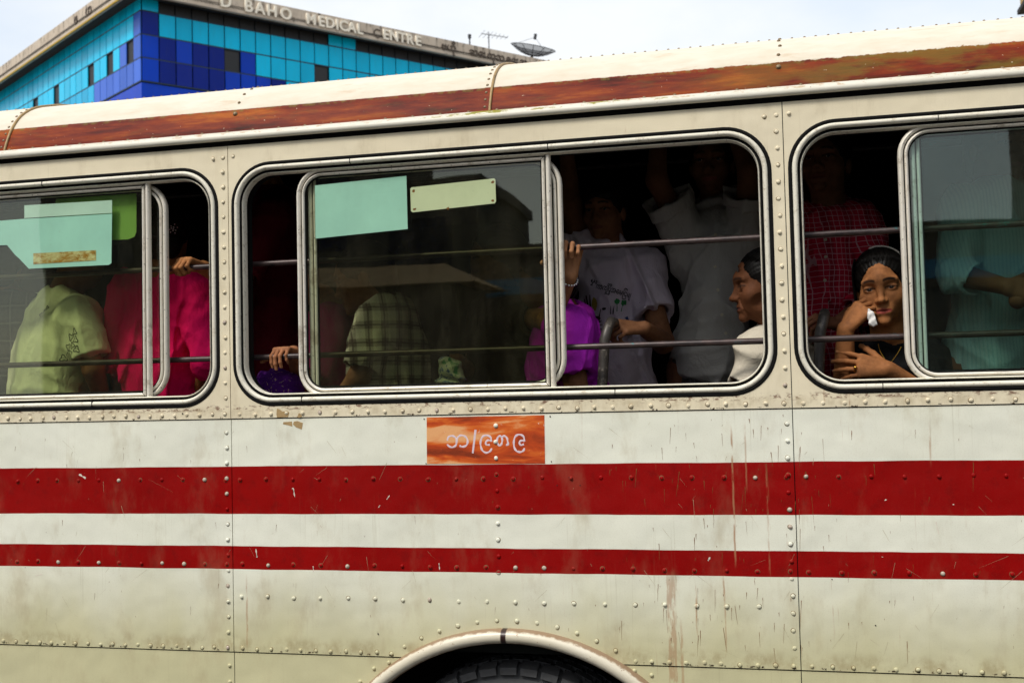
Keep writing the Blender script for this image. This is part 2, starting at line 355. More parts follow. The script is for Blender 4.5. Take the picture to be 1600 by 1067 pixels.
# ------------------------------------------------------------------ bus
BX0, BX1, BW, FLOOR_Z = -5.5, 2.1, 2.3, 1.0
bus = empty('bus', (-1.7, 1.15, 0.0), 'old cream riveted passenger bus with two dark red stripes and a rusty orange roof edge', 'bus')
SEAMS = [-5.1, -3.4, -1.703, 0.003, 1.70]
ZT, ZB, ZL, ZK = 2.522, 1.664, 0.944, 0.42                 # panel top, belt edge, lower joint, skirt bottom
WZ0, WZ1, WR = 1.702, 2.462, 0.13
ARC_X, ARC_Z, ARC_R = -0.822, 0.395, 0.628
panels = {}                                                  # for the rivets
g = 0.0012
def bay_window(i): return SEAMS[i] + 0.012, SEAMS[i + 1] - 0.036
for i in range(4):
    x0, x1 = SEAMS[i], SEAMS[i + 1]; wx0, wx1 = bay_window(i)
    panels['up', i] = plate('window_panel', [(x0 + g, ZB), (x1 - g, ZB), (x1 - g, ZT), (x0 + g, ZT)], [rrect(wx0, wx1, WZ0, WZ1, WR, WR, 10)], 0.0, 0.004, PAINT, bus)
    arch = abs((x0 + x1) / 2 - ARC_X) < 0.5
    def arc(z_cut, r=ARC_R):
        a = math.asin((z_cut - ARC_Z) / r); return [(ARC_X + r * math.cos(th), ARC_Z + r * math.sin(th)) for th in np.linspace(math.pi - a, a, 40)]
    if arch:
        pts = [(x0 + g, ZL)] + arc(ZL) + [(x1 - g, ZL), (x1 - g, ZB - 0.0035), (x0 + g, ZB - 0.0035)]
        panels['low', i] = plate('side_panel', pts, [], 0.003, 0.004, PAINT, bus)
        a1, a0 = arc(ZK), arc(ZL - 0.004)
        lo = [p_ for p_ in a1 if p_[1] < ZL - 0.004]
        left = [p_ for p_ in lo if p_[0] < ARC_X]; right = [p_ for p_ in lo if p_[0] > ARC_X]
        panels['skirt', i] = plate('skirt_panel', [(x0 + g, ZK)] + left + [a0[0], (x0 + g, ZL - 0.004)], [], 0.006, 0.004, PAINT, bus)
        panels['skirt2', i] = plate('skirt_panel', [(x1 - g, ZK), (x1 - g, ZL - 0.004), a0[-1]] + right, [], 0.006, 0.004, PAINT, bus)
    else:
        panels['low', i] = plate('side_panel', [(x0 + g, ZL), (x1 - g, ZL), (x1 - g, ZB - 0.0035), (x0 + g, ZB - 0.0035)], [], 0.003, 0.004, PAINT, bus)
        panels['skirt', i] = plate('skirt_panel', [(x0 + g, ZK), (x1 - g, ZK), (x1 - g, ZL - 0.004), (x0 + g, ZL - 0.004)], [], 0.006, 0.004, PAINT, bus)
    # inner lining behind the sheets
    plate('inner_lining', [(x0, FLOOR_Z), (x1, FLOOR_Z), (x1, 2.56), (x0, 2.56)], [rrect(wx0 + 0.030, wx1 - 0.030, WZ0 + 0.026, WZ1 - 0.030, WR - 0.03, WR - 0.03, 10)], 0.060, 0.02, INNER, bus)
    bm = bmesh.new(); ring_sweep(bm, wx0 + 0.028, wx1 - 0.028, WZ0 + 0.024, WZ1 - 0.028, WR - 0.03, WR - 0.03, [(0, 0.004), (0.002, 0.004), (0.002, 0.060), (0, 0.060)], 8)
    mesh_obj('window_reveal', bm_mesh(bm, 'window_reveal', 40), RUBBER, bus)
    # rubber gasket, painted trim, groove and inner lip
    bm = bmesh.new(); ring_sweep(bm, wx0, wx1, WZ0, WZ1, WR, WR, half_round(-0.002, 0.0095, 0.003, -0.0035), 12); ring_sweep(bm, wx0, wx1, WZ0, WZ1, WR, WR, flat_ring(0.0235, 0.0315, 0.012, 0.008), 12)
    gk = mesh_obj('window_gasket', bm_mesh(bm, 'window_gasket', 40), RUBBER, bus)
    bm = bmesh.new(); ring_sweep(bm, wx0, wx1, WZ0, WZ1, WR, WR, half_round(0.009, 0.024, 0.006, -0.008), 12)
    mesh_obj('trim', bm_mesh(bm, 'trim', 50), TRIM, gk)
    bm = bmesh.new(); ring_sweep(bm, wx0, wx1, WZ0, WZ1, WR, WR, half_round(0.0305, 0.037, 0.030, 0.003), 12)
    mesh_obj('inner_lip', bm_mesh(bm, 'inner_lip', 50), TRIM, gk)
    for k, (jx, jz) in enumerate(((wx0 + 0.40, WZ1 - 0.0165), (wx0 + 1.02, WZ1 - 0.0165), (wx0 + 0.23, WZ0 + 0.0165), (wx0 + 1.2, WZ0 + 0.0165))):
        box('trim_joint', jx - 0.0009, jx + 0.0009, -0.0086, 0.004, jz - 0.008, jz + 0.008, RUBBER, gk)
box('belt_backing', BX0, BX1, 0.012, 0.055, 1.60, 1.70, UNDER, bus)
box('joint_backing', BX0, ARC_X - 0.66, 0.014, 0.05, 0.90, 0.99, UNDER, bus); box('joint_backing', ARC_X + 0.66, BX1, 0.014, 0.05, 0.90, 0.99, UNDER, bus)
for s in SEAMS: box('pillar', s - 0.024, s + 0.008, 0.008, 0.058, 0.45 if abs(s - ARC_X) > 0.8 else 1.1, 2.55, UNDER, bus)
box('cant_rail', BX0, BX1, 0.012, 0.06, 2.47, 2.565, UNDER, bus)
for nm, xa, xb in (('corner_panel', BX0, SEAMS[0]), ('corner_panel', SEAMS[-1], BX1)):
    box(nm, xa + g, xb - g, 0.0, 0.05, ZK, ZT, PAINT, bus)
    
# sliding sashes: (window bay, x0, x1, outer?, rounded side)
def sash(x0, x1, z0, z1, yf, rl, rr, name='sash', glass=None):
    bm = bmesh.new(); ring_sweep(bm, x0, x1, z0, z1, rl, rr, half_round(0.0, 0.0150, yf + 0.016, yf - 0.001), 8)
    s = mesh_obj(name, bm_mesh(bm, name, 40), SASH, bus)
    bm = bmesh.new(); ring_sweep(bm, x0, x1, z0, z1, rl, rr, half_round(0.0172, 0.0280, yf + 0.016, yf + 0.001), 8)
    mesh_obj('inner_bead', bm_mesh(bm, 'inner_bead', 40), SASH, s)
    bm = bmesh.new(); ring_sweep(bm, x0, x1, z0, z1, rl, rr, flat_ring(0.0140, 0.0182, yf + 0.015, yf + 0.007), 8); ring_sweep(bm, x0, x1, z0, z1, rl, rr, flat_ring(0.0275, 0.0312, yf + 0.014, yf + 0.006), 8)
    mesh_obj('seal', bm_mesh(bm, 'seal'), RUBBER, s)
    bm = bmesh.new(); vv = [bm.verts.new((x, yf + 0.011, z)) for x, z in rrect(x0 + 0.02, x1 - 0.02, z0 + 0.02, z1 - 0.02, max(rl - 0.02, 0.002), max(rr - 0.02, 0.002), 6)]; bm.faces.new(vv)
    mesh_obj('pane', bm_mesh(bm, 'pane'), glass or GLASS, s)
    for side, xx in ((-1, x0), (1, x1)):                     # mitred joints on the square side
        if (rl if side < 0 else rr) > 0.02: continue
        for top, zz in ((1, z1), (0, z0)):
            bm = bmesh.new(); q = 0.029
            a = Vector((xx, yf - 0.0016, zz)); b = Vector((xx - side * q, yf - 0.0016, zz + (-q if top else q)))
            bm_tube(bm, [a.lerp(b, 0.06), a.lerp(b, 0.94)], 0.0007, 6); mesh_obj('mitre_joint', bm_mesh(bm, 'mitre_joint'), RUBBER, s)
    return s
SZ0, SZ1 = 1.7235, 2.4375
for a0, a1, b0, b1, side in ((-4.60, -3.79, -4.55, -3.74, 'R'), (-2.801, -1.990, -2.752, -1.941, 'R'), (-1.480, -0.669, -1.451, -0.640, 'L'), (0.308, 1.119, 0.342, 1.153, 'L')):
    sash(a0, a1, SZ0, SZ1, 0.0125, 0.085, 0.0015, glass=GLASS3 if a0 > 0 else None)
    sash(b0, b1, SZ0 + 0.004, SZ1 - 0.004, 0.0345, 0.0015, 0.095, glass=GLASS2 if side == 'L' and a0 < 0 else None)
# safety rails across the windows
for i in range(4):
    wx0, wx1 = bay_window(i)
    for z in (2.155, 1.856): tube('safety_rail', [(wx0 - 0.005, 0.09, z), (wx1 + 0.005, 0.09, z)], 0.0092, BARMAT, bus, 12)

# ------------------------------------------------------------------ roof, gutter
HALF = [(0.0, 2.545), (0.003, 2.568), (0.018, 2.606), (0.044, 2.653), (0.086, 2.700), (0.148, 2.739), (0.225, 2.767), (0.36, 2.801), (0.62, 2.840), (1.15, 2.868)]
def profile(off=0.0, n=3):
    P_ = HALF + [(BW - y, z) for y, z in HALF[-2::-1]]
    out = []
    for i in range(len(P_) - 1):                             # Catmull-Rom
        p0, p1, p2, p3 = [Vector(P_[max(0, min(len(P_) - 1, k))]) for k in (i - 1, i, i + 1, i + 2)]
        for j in range(n):
            t_ = j / n; out.append(0.5 * (2 * p1 + (p2 - p0) * t_ + (2 * p0 - 5 * p1 + 4 * p2 - p3) * t_ ** 2 + (3 * p1 - p0 - 3 * p2 + p3) * t_ ** 3))
    out.append(Vector(P_[-1])); res = []
    for i, q in enumerate(out):
        tg = (out[min(i + 1, len(out) - 1)] - out[max(i - 1, 0)]).normalized(); nn = Vector((-tg.y, tg.x)); res.append(q + nn * off)
    return res
def roof_strip(name, x0, x1, off, th, mat, parent, k0=0, k1=None):
    pr, pi = profile(off)[k0:k1], profile(off - th)[k0:k1]; bm = bmesh.new(); n = len(pr)
    A = [[bm.verts.new((x, q.x, q.y)) for q in pp] for x in (x0, x1) for pp in (pr, pi)]
    for i in range(n - 1):
        bm.faces.new((A[0][i], A[2][i], A[2][i + 1], A[0][i + 1])); bm.faces.new((A[1][i], A[1][i + 1], A[3][i + 1], A[3][i]))
        bm.faces.new((A[0][i], A[0][i + 1], A[1][i + 1], A[1][i])); bm.faces.new((A[2][i], A[3][i], A[3][i + 1], A[2][i + 1]))
    for k in (0, n - 1): bm.faces.new((A[0][k], A[1][k], A[3][k], A[2][k]))
    return mesh_obj(name, bm_mesh(bm, name, 45), mat, parent)
RX = [BX0, -4.22, -2.517, -0.850, 0.82, BX1]
for i in range(5): rs = roof_strip('roof_sheet', RX[i] + 0.0006, RX[i + 1] - 0.0006, 0.0, 0.004, ROOF, bus)
RIBM = simple('rib_weathered', (0.36, 0.24, 0.10), 0.5, 0.1, 0.5, 40, 0.4, 80, 0.4, (0.09, 0.05, 0.02), 0.7)
ribs = []
for xr in (-4.22, -2.517, -0.850, 0.82):
    r_ = roof_strip('roof_rib', xr - 0.019, xr + 0.003, 0.0025, 0.004, ROOF, bus); ribs.append((xr, r_))
    pr = profile(0.003); tube('rib_edge', [(xr + 0.004, q.x, q.y) for q in pr], 0.0042, RIBM, r_, 8)
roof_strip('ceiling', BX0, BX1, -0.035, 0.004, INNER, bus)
bm = bmesh.new()
GP = [(0.004, 2.541), (-0.010, 2.536), (-0.018, 2.537), (-0.022, 2.543), (-0.021, 2.551), (-0.016, 2.558), (-0.004, 2.565), (0.004, 2.568)]
rows = [[bm.verts.new((x, y, z)) for y, z in GP] for x in (BX0, BX1)]
for i in range(len(GP)): j = (i + 1) % len(GP); bm.faces.new((rows[0][i], rows[0][j], rows[1][j], rows[1][i]))
bm.faces.new(rows[0]); bm.faces.new(rows[1]); mesh_obj('gutter', bm_mesh(bm, 'gutter', 50), GUTTER, bus)

# ------------------------------------------------------------------ wheel arch, wheels, underside
def arch_lip(cx):
    bm = bmesh.new(); prof = []
    for k in range(9):
        a = math.pi * k / 8; prof.append((0.621 - 0.0215 * math.cos(a) * 1.0, 0.004 - 0.034 * math.sin(a) ** 0.7))
    prof = [(0.5995, 0.05)] + prof + [(0.6425, 0.008)]; rows = []
    for th in np.linspace(math.radians(182), math.radians(-2), 61):
        rows.append([bm.verts.new((cx + r * math.cos(th), y, ARC_Z + r * math.sin(th))) for r, y in prof])
    for a, b in zip(rows[:-1], rows[1:]):
        for j in range(len(prof) - 1): bm.faces.new((a[j], a[j + 1], b[j + 1], b[j]))
    return mesh_obj('wheel_arch', bm_mesh(bm, 'wheel_arch', 60), make_arch(), bus)
def make_arch():
    t = NT('arch_paint'); p = t.pos(); x, y, z = t.sep(p)
    c = t.mix(t.noise(p, 6, 4), (0.58, 0.52, 0.38), (0.78, 0.74, 0.62))
    dx = t.math('SUBTRACT', x, ARC_X); dz = t.math('SUBTRACT', z, ARC_Z)
    r = t.math('SQRT', t.math('ADD', t.math('MULTIPLY', dx, dx), t.math('MULTIPLY', dz, dz)))
    n = t.noise(p, 45, 6, 0.7); e = t.math('ADD', r, t.math('MULTIPLY', t.math('SUBTRACT', n, 0.5), 0.016))
    rust = t.math('MAXIMUM', t.math('SUBTRACT', 1.0, t.step(e, 0.601, 0.606)), t.step(e, 0.634, 0.639))
    c = t.mix(t.math('MULTIPLY', rust, 0.8), c, (0.20, 0.09, 0.03))
    c = t.mix(t.math('MULTIPLY', t.step(t.noise(p, 70, 5, 0.7), 0.63, 0.67), 0.8), c, (0.28, 0.15, 0.06))
    c = t.mix(t.band(x, -0.842, -0.826, 0.002), c, (0.03, 0.012, 0.010))
    t.bsdf(c, 0.36, 0.0, t.bump(n, 0.2, 0.004), 0.5); return t.done()
arch_lip(ARC_X)
bm = bmesh.new(); rows = []
for th in np.linspace(math.pi, 0, 33): rows.append([bm.verts.new((ARC_X + 0.66 * math.cos(th), y, ARC_Z + 0.66 * math.sin(th) * 0.97)) for y in (0.052, 0.62)])
for a, b in zip(rows[:-1], rows[1:]): bm.faces.new((a[0], a[1], b[1], b[0]))
bm.faces.new([r[1] for r in rows]); mesh_obj('wheel_well', bm_mesh(bm, 'wheel_well', 60), UNDER, bus)
def make_wheel(cx, y0, flip=1):
    """tyre with raised tread blocks, rim with hand holes and hub"""
    R, wd, cz = 0.46, 0.24, 0.46
    def rev(name, prof, mat, par, seg=64, smooth=50):
        bm = bmesh.new(); rows = [[bm.verts.new((cx + r * math.cos(6.28318 * k / seg), y0 + flip * y, cz + r * math.sin(6.28318 * k / seg))) for r, y in prof] for k in range(seg)]
        for k in range(seg):
            a, b = rows[k], rows[(k + 1) % seg]
            for j in range(len(prof) - 1): bm.faces.new((a[j], a[j + 1], b[j + 1], b[j]))
        return mesh_obj(name, bm_mesh(bm, name, smooth), mat, par)
    w = rev('wheel', [(0.27, 0.05), (0.30, 0.02), (0.36, 0.0), (0.405, 0.005), (0.438, 0.022), (0.447, 0.045), (0.448, wd - 0.045), (0.438, wd - 0.022), (0.36, wd), (0.27, wd - 0.03)], TYRE, bus)
    bm = bmesh.new(); NB = 44
    for k in range(NB):
        for row, (ya, yb, ro) in enumerate(((-0.002, 0.062, 0.0), (0.072, 0.118, 0.5), (0.124, 0.170, 0.0), (0.180, wd + 0.002, 0.5))):
            a0 = 6.28318 * (k + ro) / NB; a1 = a0 + 6.28318 / NB * 0.80; vs_ = []
            for a in (a0, a1):
                for y in (ya, yb):
                    for r in (0.428 if row in (0, 3) else 0.440, 0.4585 if not (row in (0, 3) and y in (ya, yb) and ((row == 0) == (y == ya))) else 0.449):
                        sk = a + (y - 0.12) * 0.25
                        vs_.append(bm.verts.new((cx + r * math.cos(sk), y0 + flip * y, cz + r * math.sin(sk))))
            for f in ((0, 1, 3, 2), (4, 6, 7, 5), (0, 4, 5, 1), (2, 3, 7, 6), (1, 5, 7, 3), (0, 2, 6, 4)): bm.faces.new([vs_[q] for q in f])
    mesh_obj('tyre_tread', bm_mesh(bm, 'tyre_tread'), TYRE, w)
    rev('rim', [(0.0, 0.085), (0.055, 0.085), (0.06, 0.11), (0.10, 0.115), (0.15, 0.13), (0.22, 0.13), (0.245, 0.06), (0.275, 0.045), (0.285, 0.05)], DARKSTEEL, w)
    rev('hub', [(0.0, 0.035), (0.045, 0.04), (0.06, 0.07), (0.06, 0.12)], DARKSTEEL, w, 24)
    for k in range(8):
        a = 6.28318 * k / 8; tube('wheel_nut', [(cx + 0.125 * math.cos(a), y0 + flip * 0.10, cz + 0.125 * math.sin(a)), (cx + 0.125 * math.cos(a), y0 + flip * 0.125, cz + 0.125 * math.sin(a))], 0.015, DARKSTEEL, w, 6)
for wx in (ARC_X - 0.01, -4.55):
    make_wheel(wx, 0.065); make_wheel(wx, BW - 0.065, -1)
    tube('axle', [(wx, 0.2, 0.46), (wx, BW - 0.2, 0.46)], 0.06, UNDER, bus)
box('chassis_beam', BX0 + 0.3, BX1 - 0.3, 0.66, 0.78, 0.62, 0.86, UNDER, bus); box('chassis_beam', BX0 + 0.3, BX1 - 0.3, BW - 0.78, BW - 0.66, 0.62, 0.86, UNDER, bus)
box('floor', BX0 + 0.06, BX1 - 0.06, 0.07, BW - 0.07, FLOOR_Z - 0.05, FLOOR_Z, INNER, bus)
# far side, closed without windows to keep the interior dark, and ends
plate('far_side_panel', [(BX0, ZK), (BX1, ZK), (BX1, ZT + 0.02), (BX0, ZT + 0.02)], [], BW - 0.004, 0.004, PAINT, bus)
box('far_lining', BX0 + 0.05, BX1 - 0.05, BW - 0.09, BW - 0.02, 0.5, 2.57, INNER, bus)
def end_wall(x, s):
    pr = profile(-0.004); pts = [(q.x, q.y) for q in pr]
    bm = bmesh.new(); ol = [(0.0, ZK)] + pts + [(BW, ZK)]; ed = []
    for loop in (ol, rrect(0.25, BW - 0.25, 1.5, 2.35, 0.12, 0.12, 6)):
        vv = [bm.verts.new((x, a, b)) for a, b in loop]; ed += [bm.edges.new((vv[i], vv[(i + 1) % len(vv)])) for i in range(len(vv))]
    bmesh.ops.triangle_fill(bm, use_beauty=True, edges=ed); fs = bm.faces[:]; gg = bmesh.ops.extrude_face_region(bm, geom=fs)
    for e in gg['geom']:
        if isinstance(e, bmesh.types.BMVert): e.co.x += s * 0.04
    w = mesh_obj('end_wall', bm_mesh(bm, 'end_wall'), PAINT, bus)
    bm = bmesh.new(); bm.faces.new([bm.verts.new((x + s * 0.02, a, b)) for a, b in rrect(0.23, BW - 0.23, 1.48, 2.37, 0.12, 0.12, 6)])
    mesh_obj('pane', bm_mesh(bm, 'pane'), simple('dark_glass', (0.01, 0.012, 0.012), 0.05, 0, 0.1), w)
end_wall(BX0, 1); end_wall(BX1, -1)
# ceiling rails for standing passengers
for yr in (0.85, 1.45): tube('ceiling_rail', [(BX0 + 0.1, yr, 2.66), (BX1 - 0.1, yr, 2.66)], 0.014, BARMAT, bus, 10)

# ------------------------------------------------------------------ rivets
def rivet_mesh(r=0.0074, h=0.0052, seg=12, ring=0.0):
    bm = bmesh.new(); rings = []
    if ring:
        o_ = [[bm.verts.new((q * math.cos(6.28318 * k / seg) * random.uniform(0.94, 1.06), y_, q * math.sin(6.28318 * k / seg) - 0.0006)) for k in range(seg)] for q, y_ in ((r * ring, 0.0002), (r * 0.9, -0.0005))]
        for k in range(seg): f_ = bm.faces.new((o_[0][k], o_[0][(k + 1) % seg], o_[1][(k + 1) % seg], o_[1][k])); f_.material_index = 1
    for rr_, hh in ((1.0, 0.0), (0.98, 0.30), (0.80, 0.72), (0.45, 0.95)):
        rings.append([bm.verts.new((r * rr_ * math.cos(6.28318 * k / seg), -h * hh, r * rr_ * math.sin(6.28318 * k / seg))) for k in range(seg)])
    top = bm.verts.new((0, -h, 0))
    for a, b in zip(rings[:-1], rings[1:]):
        for k in range(seg): bm.faces.new((a[k], a[(k + 1) % seg], b[(k + 1) % seg], b[k]))
    for k in range(seg): bm.faces.new((rings[-1][k], rings[-1][(k + 1) % seg], top))
    return bm_mesh(bm, 'rivet', 180)
GRIME = simple('rivet_grime', (0.17, 0.115, 0.055), 0.7, 0, 0.5, 120, 0.2, 90, 0.1)
RM = [rivet_mesh(0.0060), rivet_mesh(0.0057, 0.0040, ring=1.35), rivet_mesh(0.0064, 0.0052, ring=1.2), rivet_mesh(0.0058, 0.0032), rivet_mesh(0.0062, 0.0048, ring=1.28)]
for rm in RM: rm.materials.append(PAINT); rm.materials.append(GRIME)
STEEL_RIVET = simple('bare_rivet', (0.50, 0.42, 0.34), 0.5, 0.0, 0.4, 90, 0.2, 90, 0.5, (0.14, 0.07, 0.04), 0.6)
RMB = rivet_mesh(0.0061, 0.0045, ring=1.25); RMB.materials.append(STEEL_RIVET); RMB.materials.append(GRIME)
riv = []                                                     # (panel key, x, y, z)
def bay_of(x): return max(i for i in range(5) if SEAMS[i] <= x + 1e-6)
def rrow(z, y, key, pitch, skip=None):
    for i in range(4):
        a, b = SEAMS[i] + 0.03, SEAMS[i + 1] - 0.02; n = max(2, round((b - a) / pitch[i])); 
        for k in range(n + 1):
            x = a + (b - a) * k / n + random.uniform(-.0025, .0025)
            if skip and skip(i, x): continue
            riv.append((key, i, x, y, z + random.uniform(-.002, .002)))
rrow(1.6765, 0.0, 'up', (0.045, 0.043, 0.053, 0.054))
rrow(1.473, 0.003, 'low', (0.08, 0.075, 0.085, 0.089))
rrow(1.212, 0.003, 'low', (0.08, 0.075, 0.085, 0.089))
rrow(1.113, 0.003, 'low', (9, 9, 0.085, 9), lambda i, x: i != 2 or x > -0.02)
rrow(0.954, 0.003, 'low', (0.046, 0.044, 0.049, 0.054), lambda i, x: abs(x - ARC_X) < 0.345)
for s in SEAMS[1:]:
    i = SEAMS.index(s) - 1
    for z in np.arange(1.62, 0.985, -0.0475): riv.append(('low', i, s - 0.0165 + random.uniform(-.0015, .0015), 0.003, z))
    for z in np.arange(2.44, 1.70, -0.0475): riv.append(('up', i, s - 0.0165 + random.uniform(-.0015, .0015), 0.0, z))
    for dx in (-0.050, -0.0165): riv.append(('up', i, s + dx, 0.0, 2.487 + dx * 0.05))
    if i + 1 < 4: riv.append(('up', i + 1, s + 0.018, 0.0, 2.488))
    for z in (0.90, 0.85, 0.80, 0.75, 0.7): riv.append(('skirt2' if ('skirt2', i) in panels else 'skirt', i, s - 0.0165, 0.006, z))
for z in np.arange(1.628, 1.19, -0.0478): riv.append(('low', 2, -0.850 + random.uniform(-.001, .001), 0.003, z))
for th in np.arange(math.radians(140), math.radians(38), -math.radians(5.2)):
    x, z = ARC_X + 0.664 * math.cos(th), ARC_Z + 0.664 * math.sin(th)
    if z > ZL + 0.015: riv.append(('low', 2, x, 0.003, z))
    else: riv.append(('skirt' if x < ARC_X else 'skirt2', 2, x, 0.006, min(z, ZL - 0.018)))
vis = [r for r in riv if -2.56 < r[2] < 0.66 and r[4] > 0.86]
random.shuffle(vis); vis.sort(key=lambda r: not (r[0] in ('up', 'low')))
single, rest = vis[:300], vis[300:] + [r for r in riv if not (-2.56 < r[2] < 0.66 and r[4] > 0.86)]
for key, i, x, y, z in single:
    me = RMB if random.random() < (0.2 if key == 'low' and 1.18 < z < 1.5 else 0.06) else random.choice(RM)
    ro = share_obj('rivet', me, panels[key, i], (x, y, z)); ro.scale = (random.uniform(0.9, 1.1), random.uniform(0.7, 1.15), random.uniform(0.9, 1.1)); ro.rotation_euler = (0, random.uniform(0, 6.28), 0)
def join_copies(me, places):
    n = len(me.vertices); co = np.zeros(n * 3, np.float32); me.vertices.foreach_get('co', co); co = co.reshape(-1, 3)
    bm = bmesh.new()
    for M_ in places: 
        t_ = bpy.data.meshes.new('t'); t_.from_pydata(co.tolist(), [], [tuple(p.vertices) for p in me.polygons]); t_.transform(M_); bm.from_mesh(t_); bpy.data.meshes.remove(t_)
    return bm_mesh(bm, 'rivets', 180)
mesh_obj('rivets', join_copies(RM[0], [Matrix.Translation((x, y, z)) for key, i, x, y, z in rest]), PAINT, bus, kind='stuff')
# rivets on the roof: along the shoulder, at the foot and beside each rib
pr = profile(0.0); ROOFRIV = simple('roof_rivet', (0.20, 0.14, 0.07), 0.45, 0.2, 0.5, 90, 0.2, 90, 0.5, (0.03, 0.03, 0.025), 0.6)
def on_roof(x, y, s=1.0):
    k = min(range(len(pr) // 2), key=lambda q: abs(pr[q].x - y)); tg = (pr[k + 1] - pr[k - 1]).normalized(); nn = Vector((0, -tg.y, tg.x))
    a, b = (k, k + 1) if pr[k].x <= y else (k - 1, k); f = (y - pr[a].x) / max(1e-6, pr[b].x - pr[a].x); z = pr[a].y + (pr[b].y - pr[a].y) * f
    R_ = Vector((0, -1, 0)).rotation_difference(nn).to_matrix().to_4x4(); return Matrix.Translation((x, y, z)) @ R_ @ Matrix.Scale(s, 4)
pl = [on_roof(x + random.uniform(-.003, .003), 0.235, 0.62) for x in np.arange(BX0 + 0.1, BX1 - 0.1, 0.034)]
mesh_obj('shoulder_rivets', join_copies(RM[0], pl), ROOFRIV, bus, kind='stuff')
pl = []
for xr, r_ in ribs:
    for y in (0.006, 0.016, 0.028, 0.044, 0.062, 0.084, 0.108, 0.136, 0.166, 0.20): pl.append(Matrix.Translation((0, 0, 0.002)) @ on_roof(xr - 0.012, y, 0.8))
for xr in (-3.4, -1.690, 0.0, 1.7):
    for y, s in ((0.030, 1.3), (0.060, 0.9), (0.100, 0.9), (0.15, 0.9), (0.2, 0.9)): pl.append(on_roof(xr + random.uniform(-.004, .004), y, s))
for x in np.arange(BX0 + 0.1, BX1 - 0.1, 0.088): pl.append(on_roof(x, 0.0025, 1.0))
mesh_obj('rib_rivets', join_copies(RM[0], pl), ROOFRIV, bus, kind='stuff')

# ------------------------------------------------------------------ painted number, tape scraps, chips on the side
def make_plaque():
    t = NT('number_panel_paint'); p = t.pos(); x, y, z = t.sep(p)
    n = t.noise(t.comb(t.math('MULTIPLY', x, 4.5), 0.0, t.math('MULTIPLY', z, 19)), 1.0, 5, 0.55, 0.6)
    c = t.ramp(n, [(0.36, (0.16, 0.012, 0.001)), (0.46, (0.50, 0.050, 0.003)), (0.54, (0.72, 0.15, 0.016)), (0.62, (0.85, 0.46, 0.20))])
    f = t.noise(p, 260, 3, 0.7); c = t.mix(t.math('MULTIPLY', f, 0.35), c, (0.55, 0.10, 0.01))
    w = t.math('MULTIPLY', t.step(t.noise(p, 75, 5, 0.75), 0.655, 0.675), t.step(t.noise(p, 11, 2), 0.48, 0.56)); c = t.mix(w, c, (0.82, 0.70, 0.60))
    t.bsdf(c, 0.5, 0.0, None, 0.4); return t.done()
pq = plate('number_panel', [(-1.0645, 1.5175), (-0.7035, 1.5155), (-0.7020, 1.6565), (-1.0625, 1.6560)], [], 0.0022, 0.0006, make_plaque(), bus)
pq['label'] = 'orange painted patch with a hand written white number'
LETTER = simple('white_brush_paint', (0.72, 0.60, 0.66), 0.6, 0, 0.25, 90)
def smooth_line(pts, n=5):
    out = []; pts = [Vector(p) for p in pts]
    for i in range(len(pts) - 1):
        p0, p1, p2, p3 = [pts[max(0, min(len(pts) - 1, k))] for k in (i - 1, i, i + 1, i + 2)]
        for j in range(n):
            t_ = j / n; out.append(0.5 * (2 * p1 + (p2 - p0) * t_ + (2 * p0 - 5 * p1 + 4 * p2 - p3) * t_ ** 2 + (3 * p1 - p0 - 3 * p2 + p3) * t_ ** 3))
    out.append(pts[-1]); return out
for ch in [[[(-0.9996, 1.586), (-0.9955, 1.5963), (-0.985, 1.6001), (-0.9744, 1.5951), (-0.9699, 1.5837), (-0.9743, 1.5709), (-0.9858, 1.5659), (-0.997, 1.5712), (-0.9993, 1.5755)], [(-0.9719, 1.5751), (-0.9698, 1.5893), (-0.9627, 1.5987), (-0.9523, 1.6008), (-0.9412, 1.5955), (-0.9364, 1.5832), (-0.9405, 1.5716), (-0.9516, 1.5672), (-0.9619, 1.5702)]], [[(-0.9114, 1.617), (-0.9215, 1.5476)]], [[(-0.8637, 1.5815), (-0.8663, 1.5945), (-0.8785, 1.6003), (-0.891, 1.5954), (-0.8966, 1.5813), (-0.8963, 1.5671), (-0.8907, 1.5543), (-0.8797, 1.5488), (-0.8684, 1.5532), (-0.863, 1.5617)], [(-0.8642, 1.5832), (-0.873, 1.5855), (-0.8807, 1.5805), (-0.8791, 1.5726), (-0.8686, 1.5719)]], [[(-0.8312, 1.594), (-0.839, 1.5975), (-0.8453, 1.5905), (-0.8456, 1.5778), (-0.8397, 1.5693), (-0.8335, 1.5735), (-0.8303, 1.5847), (-0.8312, 1.594), (-0.823, 1.5973), (-0.8161, 1.591), (-0.8141, 1.5803), (-0.8131, 1.5718), (-0.8195, 1.5713)]], [[(-0.7636, 1.5808), (-0.7661, 1.5951), (-0.7787, 1.6009), (-0.7905, 1.5954), (-0.7955, 1.58), (-0.7947, 1.5645), (-0.7886, 1.5535), (-0.7782, 1.5497), (-0.7683, 1.553), (-0.7635, 1.5611)], [(-0.7636, 1.5819), (-0.7728, 1.5831), (-0.7793, 1.5776), (-0.7743, 1.5702), (-0.7655, 1.5723)]]]:
    bm = bmesh.new()
    for st in ch:
        pts = smooth_line([(x, 0.0022, z) for x, z in st]) if len(st) > 2 else [Vector((x, 0.0022, z)) for x, z in st]
        bm_tube(bm, pts, [0.0027 + 0.0006 * math.sin(k * 0.9 + len(pts)) + random.uniform(-.0002, .0002) for k in range(len(pts))], 8)
    for v in bm.verts: v.co.y = 0.0022 + (v.co.y - 0.0022) * 0.10
    mesh_obj('number_character', bm_mesh(bm, 'number_character', 60), LETTER, pq)
TAPE = simple('old_tape', (0.40, 0.27, 0.12), 0.6, 0, 0.3, 60, 0.3, 120)
